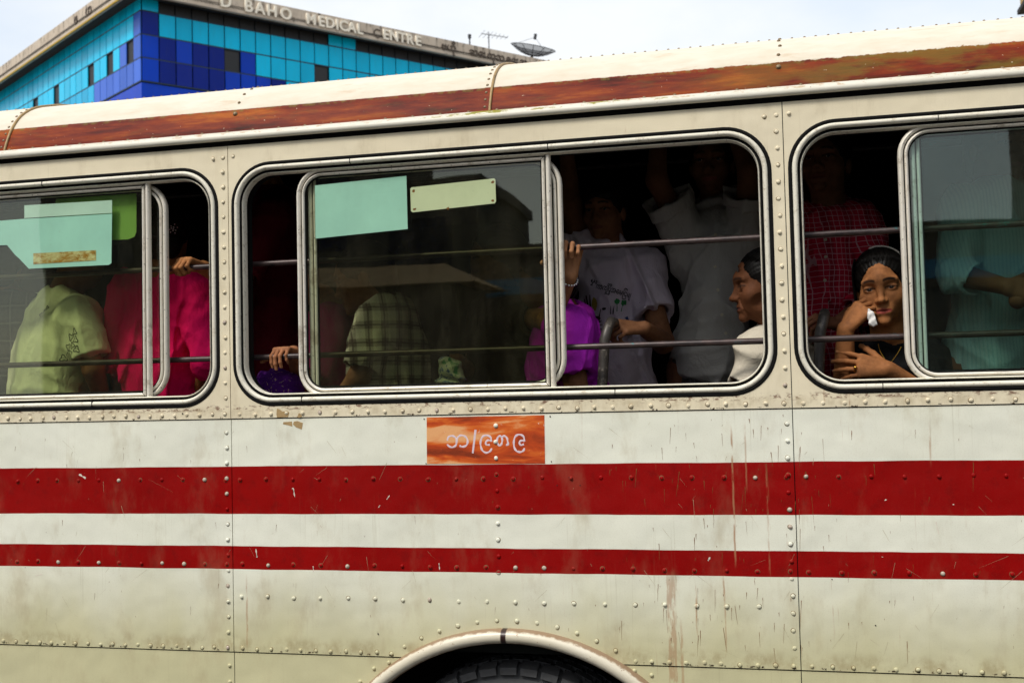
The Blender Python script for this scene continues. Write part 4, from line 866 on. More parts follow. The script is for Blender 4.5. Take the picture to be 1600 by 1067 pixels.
# ------------------------------------------------------------------ smooth solids from distance fields (surface nets)
def npv(p): return np.array(p, np.float32)
class Field:
    def __init__(s): s.ops = []
    def cap(s, a, b, ra, rb=None, k=0.02, neg=False):
        a, b = npv(a), npv(b); rb = ra if rb is None else rb; r = max(ra, rb)
        def f(X, Y, Z):
            ba = b - a; L2 = float(ba @ ba) + 1e-9
            t_ = np.clip(((X - a[0]) * ba[0] + (Y - a[1]) * ba[1] + (Z - a[2]) * ba[2]) / L2, 0, 1)
            return np.sqrt((X - a[0] - t_ * ba[0]) ** 2 + (Y - a[1] - t_ * ba[1]) ** 2 + (Z - a[2] - t_ * ba[2]) ** 2) - (ra + (rb - ra) * t_)
        s.ops.append((f, np.minimum(a, b) - r, np.maximum(a, b) + r, k, neg)); return s
    def cone(s, a, b, ra, rb=None, k=0.02, neg=False, flat=1.0, fdir=None):
        """flat-ended; flat < 1 squashes it along fdir"""
        a, b = npv(a), npv(b); rb = ra if rb is None else rb; r = max(ra, rb) / min(1.0, flat); ln = float(np.linalg.norm(b - a)); d = (b - a) / ln
        fd = None if fdir is None else npv(fdir) / np.linalg.norm(fdir)
        def f(X, Y, Z):
            h = (X - a[0]) * d[0] + (Y - a[1]) * d[1] + (Z - a[2]) * d[2]; t_ = np.clip(h / ln, 0, 1)
            qx, qy, qz = X - a[0] - h * d[0], Y - a[1] - h * d[1], Z - a[2] - h * d[2]
            if fd is not None:
                w = (qx * fd[0] + qy * fd[1] + qz * fd[2]) * (1 / flat - 1); qx, qy, qz = qx + w * fd[0], qy + w * fd[1], qz + w * fd[2]
            return np.maximum(np.sqrt(qx * qx + qy * qy + qz * qz) - (ra + (rb - ra) * t_), np.maximum(-h, h - ln))
        s.ops.append((f, np.minimum(a, b) - r, np.maximum(a, b) + r, k, neg)); return s
    def ell(s, c, r, R=None, k=0.02, neg=False):
        c, r = npv(c), npv(r); R = np.eye(3, dtype=np.float32) if R is None else np.array(R, np.float32); m_ = float(r.max())
        def f(X, Y, Z):
            dx, dy, dz = X - c[0], Y - c[1], Z - c[2]; k0 = 0; k1 = 0
            for i in range(3):
                q = dx * R[i, 0] + dy * R[i, 1] + dz * R[i, 2]; k0 = k0 + (q / r[i]) ** 2; k1 = k1 + (q / r[i] ** 2) ** 2
            k0 = np.sqrt(k0); return k0 * (k0 - 1) / np.maximum(np.sqrt(k1), 1e-4)
        s.ops.append((f, c - m_, c + m_, k, neg)); return s
    def mesh(s, h, disp=None):
        lo = np.min([o[1] for o in s.ops if not o[4]], 0) - 4 * h - 0.01; hi = np.max([o[2] for o in s.ops if not o[4]], 0) + 4 * h + 0.01
        n = np.ceil((hi - lo) / h).astype(int) + 1; v = np.full(n, 0.5, np.float32)
        ax_ = [lo[i] + h * np.arange(n[i], dtype=np.float32) for i in range(3)]
        for f, a, b, k, neg in s.ops:
            mrg = k + 3 * h; i0 = np.clip(((a - mrg - lo) / h).astype(int), 0, n); i1 = np.clip(((b + mrg - lo) / h).astype(int) + 2, 0, n)
            if np.any(i1 <= i0): continue
            sl = tuple(slice(i0[i], i1[i]) for i in range(3))
            d = f(ax_[0][sl[0]][:, None, None], ax_[1][sl[1]][None, :, None], ax_[2][sl[2]][None, None, :]).astype(np.float32); w = v[sl]
            if neg: q = np.maximum(k - np.abs(w + d), 0) / max(k, 1e-6); v[sl] = np.maximum(w, -d) + q * q * k / 4
            else: q = np.maximum(k - np.abs(w - d), 0) / max(k, 1e-6); v[sl] = np.minimum(w, d) - q * q * k / 4
        if disp is not None:
            idx = np.argwhere(np.abs(v) < 0.03)
            if len(idx): pw = lo + idx * h; v[idx[:, 0], idx[:, 1], idx[:, 2]] += disp(pw).astype(np.float32)
        return surface_nets(v, lo, h)
CORN = [(i, j, k) for i in (0, 1) for j in (0, 1) for k in (0, 1)]
EDGES = [(a, b) for a in range(8) for b in range(a + 1, 8) if sum(abs(CORN[a][i] - CORN[b][i]) for i in range(3)) == 1]
def surface_nets(v, lo, h):
    s = v < 0; n = np.array(v.shape); cnt = np.zeros(n - 1, np.int8)
    for i, j, k in CORN: cnt += s[i:n[0] - 1 + i, j:n[1] - 1 + j, k:n[2] - 1 + k]
    act = np.argwhere((cnt > 0) & (cnt < 8)); ids = np.full(n - 1, -1, np.int32); ids[act[:, 0], act[:, 1], act[:, 2]] = np.arange(len(act))
    cv = np.stack([v[act[:, 0] + i, act[:, 1] + j, act[:, 2] + k] for i, j, k in CORN], 1); acc = np.zeros((len(act), 3)); num = np.zeros(len(act))
    for a, b in EDGES:
        va, vb = cv[:, a], cv[:, b]; m_ = (va < 0) != (vb < 0); t_ = np.where(m_, va / np.where(m_, va - vb, 1), 0)
        pa, pb = np.array(CORN[a], float), np.array(CORN[b], float); acc += np.where(m_[:, None], pa + (pb - pa) * t_[:, None], 0); num += m_
    V = lo + (act + acc / num[:, None]) * h; Q = []
    for ax_ in range(3):
        sl0 = [slice(None)] * 3; sl1 = [slice(None)] * 3; sl0[ax_] = slice(0, n[ax_] - 1); sl1[ax_] = slice(1, n[ax_])
        e = np.argwhere(s[tuple(sl0)] != s[tuple(sl1)]); o1, o2 = (ax_ + 1) % 3, (ax_ + 2) % 3
        e = e[(e[:, o1] > 0) & (e[:, o2] > 0) & (e[:, o1] < n[o1] - 1) & (e[:, o2] < n[o2] - 1)]
        if not len(e): continue
        def cid(d1, d2): q = e.copy(); q[:, o1] -= d1; q[:, o2] -= d2; return ids[q[:, 0], q[:, 1], q[:, 2]]
        quad = np.stack([cid(1, 1), cid(0, 1), cid(0, 0), cid(1, 0)], 1); fl = ~s[tuple(e.T)]; quad[fl] = quad[fl][:, ::-1]; Q.append(quad)
    return V, np.concatenate(Q)

# ------------------------------------------------------------------ people
def unit(v): v = np.array(v, float); return v / np.linalg.norm(v)
def frame(fwd, up=(0, 0, 1)):
    """rows: side (the person's left), forward, up"""
    f = unit(fwd); s_ = unit(np.cross(up, f)); return np.stack([s_, f, np.cross(f, s_)])
def skin_mat():
    t = NT('skin'); c = t.attr('Col'); p = t.pos(); n = t.noise(p, 38, 6, 0.7); c2 = t.mix(t.math('MULTIPLY', t.step(n, 0.35, 0.75), 0.55), c, (0.10, 0.040, 0.020))
    t.bsdf(c2, 0.64, 0, t.bump(t.math('ADD', t.noise(p, 240, 4, 0.6), t.math('MULTIPLY', t.noise(p, 75, 5, 0.65), 1.6)), 0.34, 0.0024), 0.13); return t.done()
SKIN = skin_mat()
def hair_mat():
    t = NT('black_hair'); p = t.objc(); n = t.noise(t.scale(p, (1, 1, 0.25)), 160, 4, 0.6)
    t.bsdf(t.mix(n, (0.0022, 0.0020, 0.0019), (0.009, 0.007, 0.006)), 0.48, 0, t.bump(n, 0.4, 0.003), 0.16); return t.done()
HAIR = hair_mat()
def eye_mat():
    t = NT('eye'); t.bsdf(t.attr('Col'), 0.12, 0, None, 0.5); return t.done()
EYE = eye_mat()
def cloth(name, col, rough=0.85, var=0.12, weave=420, kind=None, c2=(0.8, 0.8, 0.8), sc=22.0, c3=None):
    t = NT(name); p = t.objc(); x, y, z = t.sep(p); n = t.noise(p, 6, 5, 0.6)
    c = t.mix(n, tuple(a * (1 - var) for a in col), tuple(min(1, a * (1 + var)) for a in col))
    def lines(co, f, lo, hi): return t.step(t.math('SINE', t.math('MULTIPLY', co, f)), lo, hi)
    if kind in ('check', 'plaid'):
        u = t.math('ADD', x, t.math('MULTIPLY', y, 0.6)); wob = t.math('MULTIPLY', t.math('SUBTRACT', t.noise(p, 7, 3), 0.5), 0.016); u = t.math('ADD', u, wob); w = t.math('ADD', z, wob)
        if kind == 'check':
            m_ = t.math('MAXIMUM', lines(u, 6.283 * sc, 0.88, 0.98), lines(w, 6.283 * sc, 0.88, 0.98)); d = t.math('MULTIPLY', lines(u, 6.283 * sc / 4, 0.2, 0.6), 0.5)
            c = t.mix(d, c, tuple(a * 0.35 for a in col)); c = t.mix(t.math('MULTIPLY', m_, 0.75), c, c2)
        else:
            a_ = lines(u, 6.283 * sc, -0.1, 0.35); b_ = lines(w, 6.283 * sc, -0.1, 0.35); c = t.mix(t.math('MULTIPLY', t.math('ADD', a_, b_), 0.42), c, c2)
            c = t.mix(t.math('MULTIPLY', t.math('MAXIMUM', lines(u, 6.283 * sc, 0.93, 0.98), lines(w, 6.283 * sc, 0.93, 0.98)), 0.7), c, c3 or (0.7, 0.68, 0.6))
    elif kind == 'stripe':
        u = t.math('ADD', x, t.math('MULTIPLY', y, 0.15)); c = t.mix(lines(u, 6.283 * sc, 0.1, 0.7), c, c2)
    elif kind == 'floral':
        v = t.voro(p, sc); m_ = t.math('SUBTRACT', 1.0, t.step(v['Distance'], 0.25, 0.5)); c = t.mix(t.math('MULTIPLY', m_, t.step(t.noise(p, sc * 6, 3), 0.45, 0.6)), c, c2)
        c = t.mix(t.step(t.noise(p, sc * 2.2, 4, 0.7, 2.0), 0.60, 0.66), c, c3 or c2)
    bmp = t.math('ADD', t.math('MULTIPLY', t.noise(t.scale(p, (1, 1, 0.5)), 14, 4, 0.6, 0.8), 1.0), t.math('MULTIPLY', t.noise(p, weave, 2), 0.05))
    t.bsdf(c, rough, 0, t.bump(bmp, 0.6, 0.022), 0.1); return t.done()

def col_attr(me, cols):
    a = me.color_attributes.new('Col', 'FLOAT_COLOR', 'POINT'); c = np.ones((len(me.vertices), 4), np.float32); c[:, :3] = cols; a.data.foreach_set('color', c.ravel())

def head_field(F, H, A, s=1.0, neck=None, detail=True, lean=0.0, nose=1.0, lips=1.0, jaw=1.0, cheek=1.0, age=0.0):
    """H centre of the head at eye level, A rows side/forward/up"""
    def W(x, y, z): return H + (A[0] * x + A[1] * y + A[2] * z) * s
    F.ell(W(0, -0.012, 0.034), npv((0.072, 0.092, 0.080)) * s, A, 0.01)
    F.ell(W(0, 0.022, -0.022), npv((0.060, 0.070, 0.074)) * s, A, 0.03 * s)
    F.ell(W(0, 0.030, -0.066), npv((0.047 * jaw, 0.050, 0.042)) * s, A, 0.03 * s)
    if neck is not None: F.cap(W(0, -0.022, -0.05), neck, 0.052 * s, 0.058 * s, 0.03 * s)
    if not detail: return
    for e in (-1, 1):
        F.ell(W(e * 0.042, 0.056, -0.030), npv((0.022, 0.022, 0.020)) * s * cheek, A, 0.03 * s)
        F.ell(W(e * 0.073, -0.010, -0.012), npv((0.009, 0.018, 0.030)) * s, A, 0.008 * s)                 # ear
        F.cap(W(e * 0.010, 0.087, 0.020), W(e * 0.046, 0.074, 0.022), 0.009 * s, 0.008 * s, 0.018 * s)     # brow
    F.cap(W(0, 0.060, 0.045), W(0, 0.070, 0.03), 0.03 * s, 0.026 * s, 0.03 * s)
    for e in (-1, 1):
        F.ell(W(e * 0.032, 0.095, 0.001), npv((0.017, 0.0165, 0.0125)) * s, A, 0.014 * s, True)           # socket
        F.ell(W(e * 0.032, 0.0745, -0.001), npv((0.0175, 0.0135, 0.0125)) * s, A, 0.006 * s)              # lids
        F.ell(W(e * 0.032, 0.092, -0.0015), npv((0.0138, 0.012, 0.0046)) * s, A, 0.0015 * s, True)         # opening
    F.cap(W(0, 0.088, 0.008), W(0, 0.104 + 0.003 * (nose - 1), -0.032), 0.0075 * s, 0.0095 * s * nose, 0.012 * s)         # nose
    F.ell(W(0, 0.107, -0.036), npv((0.0115, 0.0115, 0.0095)) * s * nose, A, 0.008 * s)
    for e in (-1, 1):
        F.ell(W(e * 0.0125 * nose, 0.096, -0.038), npv((0.0085, 0.0105, 0.0078)) * s * nose, A, 0.006 * s)
        F.ell(W(e * 0.0072 * nose, 0.104, -0.0475), npv((0.0038, 0.0055, 0.0035)) * s, A, 0.002 * s, True)
    F.ell(W(0, 0.079, -0.068), npv((0.027, 0.015, 0.020)) * s, A, 0.018 * s)                              # muzzle
    F.cap(W(-0.020, 0.0835, -0.0668), W(-0.003, 0.0925, -0.0640), 0.0030 * s * lips, 0.0048 * s * lips, 0.006 * s); F.cap(W(0.020, 0.0835, -0.0668), W(0.003, 0.0925, -0.0640), 0.0030 * s * lips, 0.0048 * s * lips, 0.006 * s)
    F.cap(W(-0.015, 0.0855, -0.0738), W(0.015, 0.0855, -0.0738), 0.0046 * s * lips, 0.0046 * s * lips, 0.008 * s); F.cap(W(-0.009, 0.0895, -0.0745), W(0.009, 0.0895, -0.0745), 0.0052 * s * lips, None, 0.006 * s)
    F.cap(W(-0.022, 0.0925, -0.0692), W(0, 0.0975, -0.0690), 0.0024 * s, 0.0026 * s, 0.003 * s, True); F.cap(W(0.022, 0.0925, -0.0692), W(0, 0.0975, -0.0690), 0.0024 * s, 0.0026 * s, 0.003 * s, True)
    if age:
        for e in (-1, 1):
            F.cap(W(e * 0.022, 0.091, -0.040), W(e * 0.030, 0.080, -0.070), 0.0022 * s, 0.0020 * s, 0.006 * s, True); F.cap(W(e * 0.018, 0.088, -0.018), W(e * 0.044, 0.078, -0.020), 0.0016 * s, None, 0.006 * s, True); F.cap(W(e * 0.028, 0.078, -0.078), W(e * 0.030, 0.066, -0.100), 0.002 * s, None, 0.007 * s, True)
            F.ell(W(e * 0.060, 0.030, -0.055), npv((0.010, 0.022, 0.020)) * s, A, 0.015 * s, True)
        for zz in (0.050, 0.060): F.cap(W(-0.04, 0.085, zz), W(0.04, 0.085, zz), 0.004 * s, None, 0.006 * s, True)
    F.ell(W(0, 0.078, -0.099), npv((0.019, 0.015, 0.014)) * s, A, 0.015 * s)                              # chin
def head_colors(V, H, A, s, tone, lip, brow=1.0):
    L_ = (V - H) @ A.T / s; x, y, z = np.abs(L_[:, 0]), L_[:, 1], L_[:, 2]; c = np.tile(np.array(tone), (len(V), 1))
    def blend(m_, col): 
        nonlocal c
        m_ = np.clip(m_, 0, 1)[:, None]; c = c * (1 - m_) + np.array(col) * m_
    face = (y > 0.03)
    lipm = face * (x < 0.026) * np.clip((0.0112 - np.abs(z + 0.0692) - x * 0.26) / 0.003, 0, 1) * (y > 0.074)
    blend(lipm * 0.85, lip)
    bz = 0.0225 + 0.0035 * np.sin((x - 0.012) / 0.034 * 3.1416); bm_ = face * np.clip((0.0052 - 0.00006 / 0.04 * x - np.abs(z - bz)) / 0.0022, 0, 1) * np.clip((x - 0.009) / 0.005, 0, 1) * np.clip((0.052 - x) / 0.008, 0, 1)
    blend(bm_ * brow, (0.012, 0.008, 0.006))
    lid = face * np.clip((0.0036 - np.abs(z - (0.0040 - ((x - 0.032) / 0.018) ** 2 * 0.004))) / 0.002, 0, 1) * (np.abs(x - 0.032) < 0.019) * (y > 0.07); blend(lid * 0.85, (0.012, 0.008, 0.006))
    blend(face * np.clip((0.018 - np.hypot(x - 0.032, (z + 0.004) * 1.3)) / 0.012, 0, 1) * 0.25, np.array(tone) * 0.4)
    return c
def eyeball(name, c, r, gaze, parent):
    bm = bmesh.new(); bmesh.ops.create_uvsphere(bm, u_segments=20, v_segments=14, radius=r); me = bm_mesh(bm, name, 180)
    co = np.array([v.co[:] for v in me.vertices]); d = co @ unit(gaze) / r; cols = np.tile((0.62, 0.56, 0.50), (len(co), 1)); cols[d > 0.80] = (0.035, 0.016, 0.008); cols[d > 0.94] = (0.003, 0.003, 0.003); cols[d < 0.35] = (0.5, 0.30, 0.25)
    col_attr(me, cols); me.transform(Matrix.Translation(Vector(c))); mesh_obj(name, me, EYE, parent)
def hair_field(H, A, s, style):
    F = Field()
    def W(x, y, z): return H + (A[0] * x + A[1] * y + A[2] * z) * s
    t_ = style.get('t', 0.010); F.ell(W(0, -0.014, 0.036), npv((0.072 + t_, 0.092 + t_, 0.080 + t_)) * s, A, 0.01)
    if style.get('bob'): F.ell(W(0, -0.045, -0.03), npv((0.080, 0.062, 0.085)) * s, A, 0.03 * s)
    if style.get('bun'): F.ell(W(0, -0.125, style.get('bunz', 0.0)), npv((0.042, 0.036, 0.042)) * s, A, 0.015 * s)
    if style.get('nape'): F.ell(W(0, -0.060, -0.035), npv((0.066, 0.048, 0.060)) * s, A, 0.03 * s)
    if style.get('long'): F.cap(W(0, -0.085, -0.02), W(0, -0.10, -0.26), 0.05 * s, 0.035 * s, 0.03 * s)
    hl = style.get('line', 0.062)                              # height of the hairline above the eyes
    F.ell(W(0, 0.085, hl - 0.115), npv((0.078, 0.085, 0.115)) * s, A, 0.006, True)
    if not style.get('bob'):
        F.ell(W(0, 0.045, -0.085), npv((0.12, 0.055, 0.085)) * s, A, 0.006, True)
    if style.get('part'): F.cap(W(0.0, 0.10, 0.075), W(0.0, 0.03, 0.122), 0.004 * s, None, 0.004, True)
    if style.get('fringe'): F.ell(W(0, 0.072, 0.055), npv((0.060, 0.028, 0.026)) * s, A, 0.015 * s)
    ph = RNG.uniform(0, 6, 3)
    def disp(p):
        L_ = (p - H) @ A.T / s; a = np.arctan2(L_[:, 0], L_[:, 2] + 0.02); return 0.0007 * np.sin(a * 52 + ph[0] + 9 * L_[:, 1]) + 0.0008 * np.sin(a * 17 + ph[1] + 14 * L_[:, 1])
    return F.mesh(style.get('h', 0.0032), disp)

def hair_strands(H, A, s, n, b0, b1, t_=0.012, lo=-0.95, hi=0.95, drop=0.0):
    """combed strands lying over the head from the hairline (angle b0) back to b1"""
    bm = bmesh.new(); c = np.array((0, -0.014, 0.036))
    for i in range(n):
        al = RNG.uniform(lo, hi); lat = math.asin(al); rr_ = t_ + RNG.uniform(-0.002, 0.0022); w = RNG.uniform(0.0006, 0.0012) * s; pts = []; bs = math.radians(b0 + 10 * abs(al) + RNG.uniform(-5, 6)); be = math.radians(b1 + RNG.uniform(-12, 12)); ph = RNG.uniform(0, 6)
        for k in range(13):
            b = bs + (be - bs) * k / 12; x = (0.072 + rr_) * math.sin(lat); cc_ = math.cos(lat); y = (0.092 + rr_) * cc_ * math.cos(b); z = (0.080 + rr_) * cc_ * math.sin(b)
            L_ = c + np.array((x + 0.0012 * math.sin(5 * b + ph), y, z - drop * abs(al) ** 2 * (1 - math.sin(b)) * 0.02)); pts.append(Vector(H + (A.T @ L_) * s))
        bm_tube(bm, pts, [w * (0.35 + 0.65 * math.sin(3.1416 * min(1, (k + 1) / 5) / 2)) for k in range(13)], 5)
    return bm_mesh(bm, 'hair_strands', 180)
def side_locks(H, A, s, n, z1=-0.12):
    """loose wavy strands falling past the temples"""
    bm = bmesh.new()
    for i in range(n):
        e = -1 if i % 2 else 1; u0 = RNG.uniform(0.0, 1.0); y0 = 0.045 - 0.075 * u0; ph = RNG.uniform(0, 6.28); am = RNG.uniform(0.001, 0.005); zl = z1 + RNG.uniform(-0.02, 0.05); pts = []
        for k in range(12):
            f = k / 11; z = 0.100 * (1 - f) + zl * f; w_ = math.sqrt(max(0.0, 1 - ((z - 0.03) / 0.098) ** 2)) if z > 0.03 else 1.0
            x = e * (0.030 + 0.051 * w_ + 0.004 * u0 + am * math.sin(7 * f + ph) * f + RNG.uniform(-.0006, .0006)); y = y0 + 0.012 * (1 - f) - 0.02 * f + am * math.cos(6 * f + ph) * f
            pts.append(Vector(H + (A.T @ np.array((x, y, z))) * s))
        bm_tube(bm, pts, [RNG.uniform(0.0007, 0.0012) * s * (1 - 0.7 * (k / 11) ** 3) for k in range(12)], 5)
    return bm_mesh(bm, 'hair_locks', 180)
FING = [(0.030, 0.070, 0.0082), (0.010, 0.079, 0.0086), (-0.011, 0.073, 0.0082), (-0.030, 0.057, 0.0072)]   # lateral offset, length, radius: index to little finger
def hand(F, wrist, d, n, side, curls, spread=0.0, thumb=(0.6, 0.3, 0.3), s=1.0, tips=None):
    """d along the hand, n the way the palm faces, side +1: the thumb lies towards cross(d, n). curls: three bends per finger in degrees"""
    d = unit(d); n = unit(np.array(n) - d * np.dot(n, d)); l = np.cross(d, n) * side; wr = np.array(wrist, float)
    pl = 0.088 * s
    for off, ln, r in FING:
        b = wr + d * pl * (1.0 if abs(off) < 0.02 else 0.95) + l * off * s; F.cap(wr + l * off * 0.45 * s + d * 0.008, b, 0.0135 * s, 0.0112 * s, 0.014 * s)
    F.ell(wr + d * 0.040 * s + l * 0.020 * s + n * 0.010 * s, npv((0.018, 0.032, 0.014)) * s, np.stack([l, d, n]), 0.012 * s)
    for i, (off, ln, r) in enumerate(FING):
        p = wr + d * pl * (1.0 if abs(off) < 0.02 else 0.95) + l * off * s; ang = 0.0; sp = spread * (1.5 - i) * 0.5; dl = unit(d + l * sp)
        for j, fr in enumerate((0.45, 0.31, 0.24)):
            ang += math.radians(curls[i][j]); v = dl * math.cos(ang) + n * math.sin(ang); q = p + v * ln * fr * s * 1.12
            F.cap(p, q, (r - 0.0006 * j) * s, (r - 0.0006 * (j + 1)) * s, 0.004 * s); p = q
        if tips is not None: tips.append((p, v))
    a, b_, c = thumb; p = wr + d * 0.020 * s + l * 0.026 * s + n * 0.006 * s
    for j, (ln, bend) in enumerate(((0.040, 0.0), (0.032, b_), (0.026, c))):
        a += bend if j else 0.0; v = unit(d * math.cos(a * 0.9) * 0.9 + l * (0.85 - 0.55 * j * b_) + n * math.sin(a)); q = p + v * ln * s; F.cap(p, q, (0.0115 - 0.001 * j) * s, (0.0105 - 0.001 * j) * s, 0.006 * s); p = q
    return l

def person(name_label, base, hd=None, hs=1.0, face=(0, -1, 0), hup=(0, 0, 1), neck=None, sh=None, hip=None, arms=(), tone=(0.29, 0.115, 0.045), lip=(0.22, 0.06, 0.05), hair=None, shirt=None, shirt_mat=None,
           lower_mat=None, seated=None, head_h=0.0045, body_h=0.0065, detail=False, girth=1.0, gaze=None, sleeve=0.6, collar=0.062, fold=0.0048, hem=None, tors_up=None, group=None, hands=(), feat={}, neck_r=0.055, cuff=0.0, depth=1.0, shirt_h=0.006, hemlen=0.03):
    """arms: list of (shoulder index, elbow, wrist or None, sleeve fraction 0..2, loose radius)"""
    e = empty('person', base, name_label, 'person', group or 'passengers aboard the bus'); V = []; 
    A = frame(face, hup); shl, shr = [np.array(q, float) for q in sh]; neck = np.array(neck, float); hip = np.array(hip, float)
    mid = (shl + shr) / 2; up = unit(neck - hip); sd = unit(shl - shr); fw = unit(np.cross(sd, up)); TA = np.stack([sd, np.cross(up, sd), up])
    wv = float(np.linalg.norm(shl - shr)); ln = float(np.linalg.norm(neck - hip))
    def torso(F, g):
        F.cap(shl - sd * 0.035, shr + sd * 0.035, 0.052 + g, 0.052 + g, 0.04)
        F.ell(mid * 0.72 + hip * 0.28 + 0 * up, npv((wv * 0.44 * girth + g, 0.105 * girth * depth + g, ln * 0.36)), TA, 0.06)
        F.ell(mid * 0.42 + hip * 0.58, npv((wv * 0.38 * girth + g, 0.100 * girth * depth + g, ln * 0.34)), TA, 0.06)
        F.ell(hip, npv((wv * 0.42 * girth + g, 0.115 * girth * depth + g, 0.13)), TA, 0.05)
        F.cap(neck - up * 0.01, mid + (neck - mid) * 0.2, 0.058 + g * 0.5, 0.075 + g, 0.05)
    B = Field(); torso(B, -0.012)
    if hd is not None: B.cap(np.array(hd) + A[2] * -0.07 * hs - A[1] * 0.02 * hs, neck, neck_r * 0.93, neck_r, 0.02)
    for si, el, wr, sf, rr_ in arms:
        s0 = shl if si == 0 else shr; B.cap(s0, el, 0.043 * girth, 0.036, 0.03)
        if wr is not None: B.cap(el, wr, 0.037, 0.0245, 0.015)
    body = [B.mesh(body_h)]; cols = [np.tile(np.array(tone), (len(body[0][0]), 1))]
    if hd is not None:
        H = np.array(hd, float); F = Field(); head_field(F, H, A, hs, H + A[2] * -0.135 * hs - A[1] * 0.03 * hs if True else None, detail, **feat); v, q = F.mesh(head_h); body.append((v, q)); cols.append(head_colors(v, H, A, hs, tone, lip))
    for hk in hands:
        F = Field(); hk = dict(hk); fa = hk.pop('fore'); ring = hk.pop('mark', None); tips = []; hand(F, tips=tips, **hk); wr = np.array(hk['wrist']); F.cap(wr + (np.array(fa) - wr) * 0.55, wr, 0.031, 0.0225 * hk.get('s', 1), 0.012); v, q = F.mesh(0.0024); body.append((v, q))
        cc = np.tile(np.array(tone), (len(v), 1))
        for p, d_ in tips:
            m_ = np.clip((0.011 - np.linalg.norm(v - (p + d_ * 0.004), axis=1)) / 0.005, 0, 1)[:, None] * 0.45; cc = cc * (1 - m_) + np.array((0.42, 0.22, 0.14)) * m_
        cols.append(cc)
    # legs and feet, coarse: they stand behind the bus side
    F = Field(); fl = FLOOR_Z; fdir = np.array(seated if seated is not None else TA[1] * (1 if True else -1)); fdir = unit(np.array((fdir[0], fdir[1], 0.0)) + 1e-6); sl = np.array((-fdir[1], fdir[0], 0.0))
    for s_ in (-1, 1):
        h0 = hip + sl * 0.085 * s_ - np.array((0, 0, 0.04)); kn = h0 + fdir * 0.40 - np.array((0, 0, 0.02)) if seated is not None else np.array((h0[0], h0[1], fl + (h0[2] - fl) * 0.52)); an = np.array((kn[0], kn[1], fl + 0.075))
        F.cap(h0, kn, 0.075, 0.055, 0.02); F.cap(kn, an, 0.05, 0.035, 0.02); F.cap(an - np.array((0, 0, 0.035)), an + fdir * 0.15 - np.array((0, 0, 0.047)), 0.036, 0.026, 0.02)
    v, q = F.mesh(0.014); body.append((v, q)); cols.append(np.tile(np.array(tone), (len(v), 1)))
    v, q = join_np(body); me = np_mesh('body', v, q); col_attr(me, np.concatenate(cols)); mesh_obj('body', me, SKIN, e)
    # shirt
    if shirt_mat is not None:
        F = Field(); g = shirt if shirt else 0.014; torso(F, g)
        for si, el, wr, sf, rr_ in arms:
            s0 = shl if si == 0 else shr; el = np.array(el, float); s1 = s0 + (el - s0) * min(sf, 1.0); r0 = 0.055 * girth + g
            F.cap(s0, s0 + (s1 - s0) * 0.12, r0, r0, 0.04); F.cone(s0, s1 if sf < 1 else el, r0, rr_, 0.014)
            end, dv = s1, unit(el - s0)
            if sf >= 1: F.cap(el, el, rr_, rr_, 0.01)
            if sf > 1 and wr is not None:
                w2 = el + (np.array(wr, float) - el) * min(sf - 1, 1); F.cone(el, w2, rr_, rr_ * 0.9, 0.02); end, dv = w2, unit(np.array(wr, float) - el)
            if cuff: F.cone(end - dv * 0.040, end + dv * 0.004, rr_ + cuff, rr_ + cuff, 0.003)
            F.cone(end - dv * 0.035, end + dv * 0.012, rr_ * 0.72, rr_ * 0.80 + cuff * 0.4, 0.003, True)
        hb = hip - up * hemlen; F.cone(mid * 0.35 + hip * 0.65, hb, wv * 0.34 * girth + g, wv * 0.43 * girth + g + 0.012, 0.09, flat=0.70 * depth, fdir=TA[1])
        ct = neck if hd is None else np.array(neck) * 0.6 + (np.array(hd) - A[2] * 0.1) * 0.4
        F.cap(neck + up * 0.12 + A[1] * 0.02, neck - up * 0.012 + TA[1] * 0.012, collar, collar * 0.92, 0.008, True)
        ph = RNG.uniform(0, 6.28, 8); dd = RNG.normal(0, 1, (4, 3)); dd[:, 2] *= 0.45
        def disp(p):
            r_ = 0
            for i in range(4): r_ = r_ + np.sin(p @ dd[i] * (26 + 9 * i) + ph[i] + 1.6 * np.sin(p @ dd[(i + 1) % 4] * 13 + ph[i + 4])) * (1.0 - 0.16 * i)
            cr = 0
            for i in range(3): cr = cr + np.maximum(0, 1 - 2.6 * np.abs(np.sin(p @ dd[i] * (9 + 3 * i) + ph[i] + 1.3 * np.sin(p @ dd[(i + 2) % 4] * 7 + ph[i + 4])))) ** 1.5
            L_ = (p - hip) @ TA.T; u, w = L_[:, 0], L_[:, 2]; env = 0.55 + 0.45 * np.sin(u * 9 + w * 4 + ph[6])
            for i, (kx, kz) in enumerate(((34, 7), (22, 13), (17, -15), (9, 30))): 
                sg = np.sin(u * kx * np.sign(ph[i] - 3.1) + w * kz + ph[i + 2] + 1.1 * np.sin(w * 8 + u * 5 + ph[i])); cr = cr + np.maximum(0, 1.17 - np.sqrt(sg * sg + 0.03)) ** 2.0 * (env if i % 2 else 1 - 0.5 * env) * 0.75
            return fold * (0.28 * r_ + 0.75 - 1.15 * cr)
        v, q = F.mesh(shirt_h, disp); sob = mesh_obj('shirt', np_mesh('shirt', v, q), shirt_mat, e); e_shirt = (v, q)
    else: e_shirt = None
    # longyi or trousers
    F = Field(); F.ell(hip - up * 0.05, npv((wv * 0.38 * girth, 0.105 * girth * depth, 0.12)), TA, 0.05)
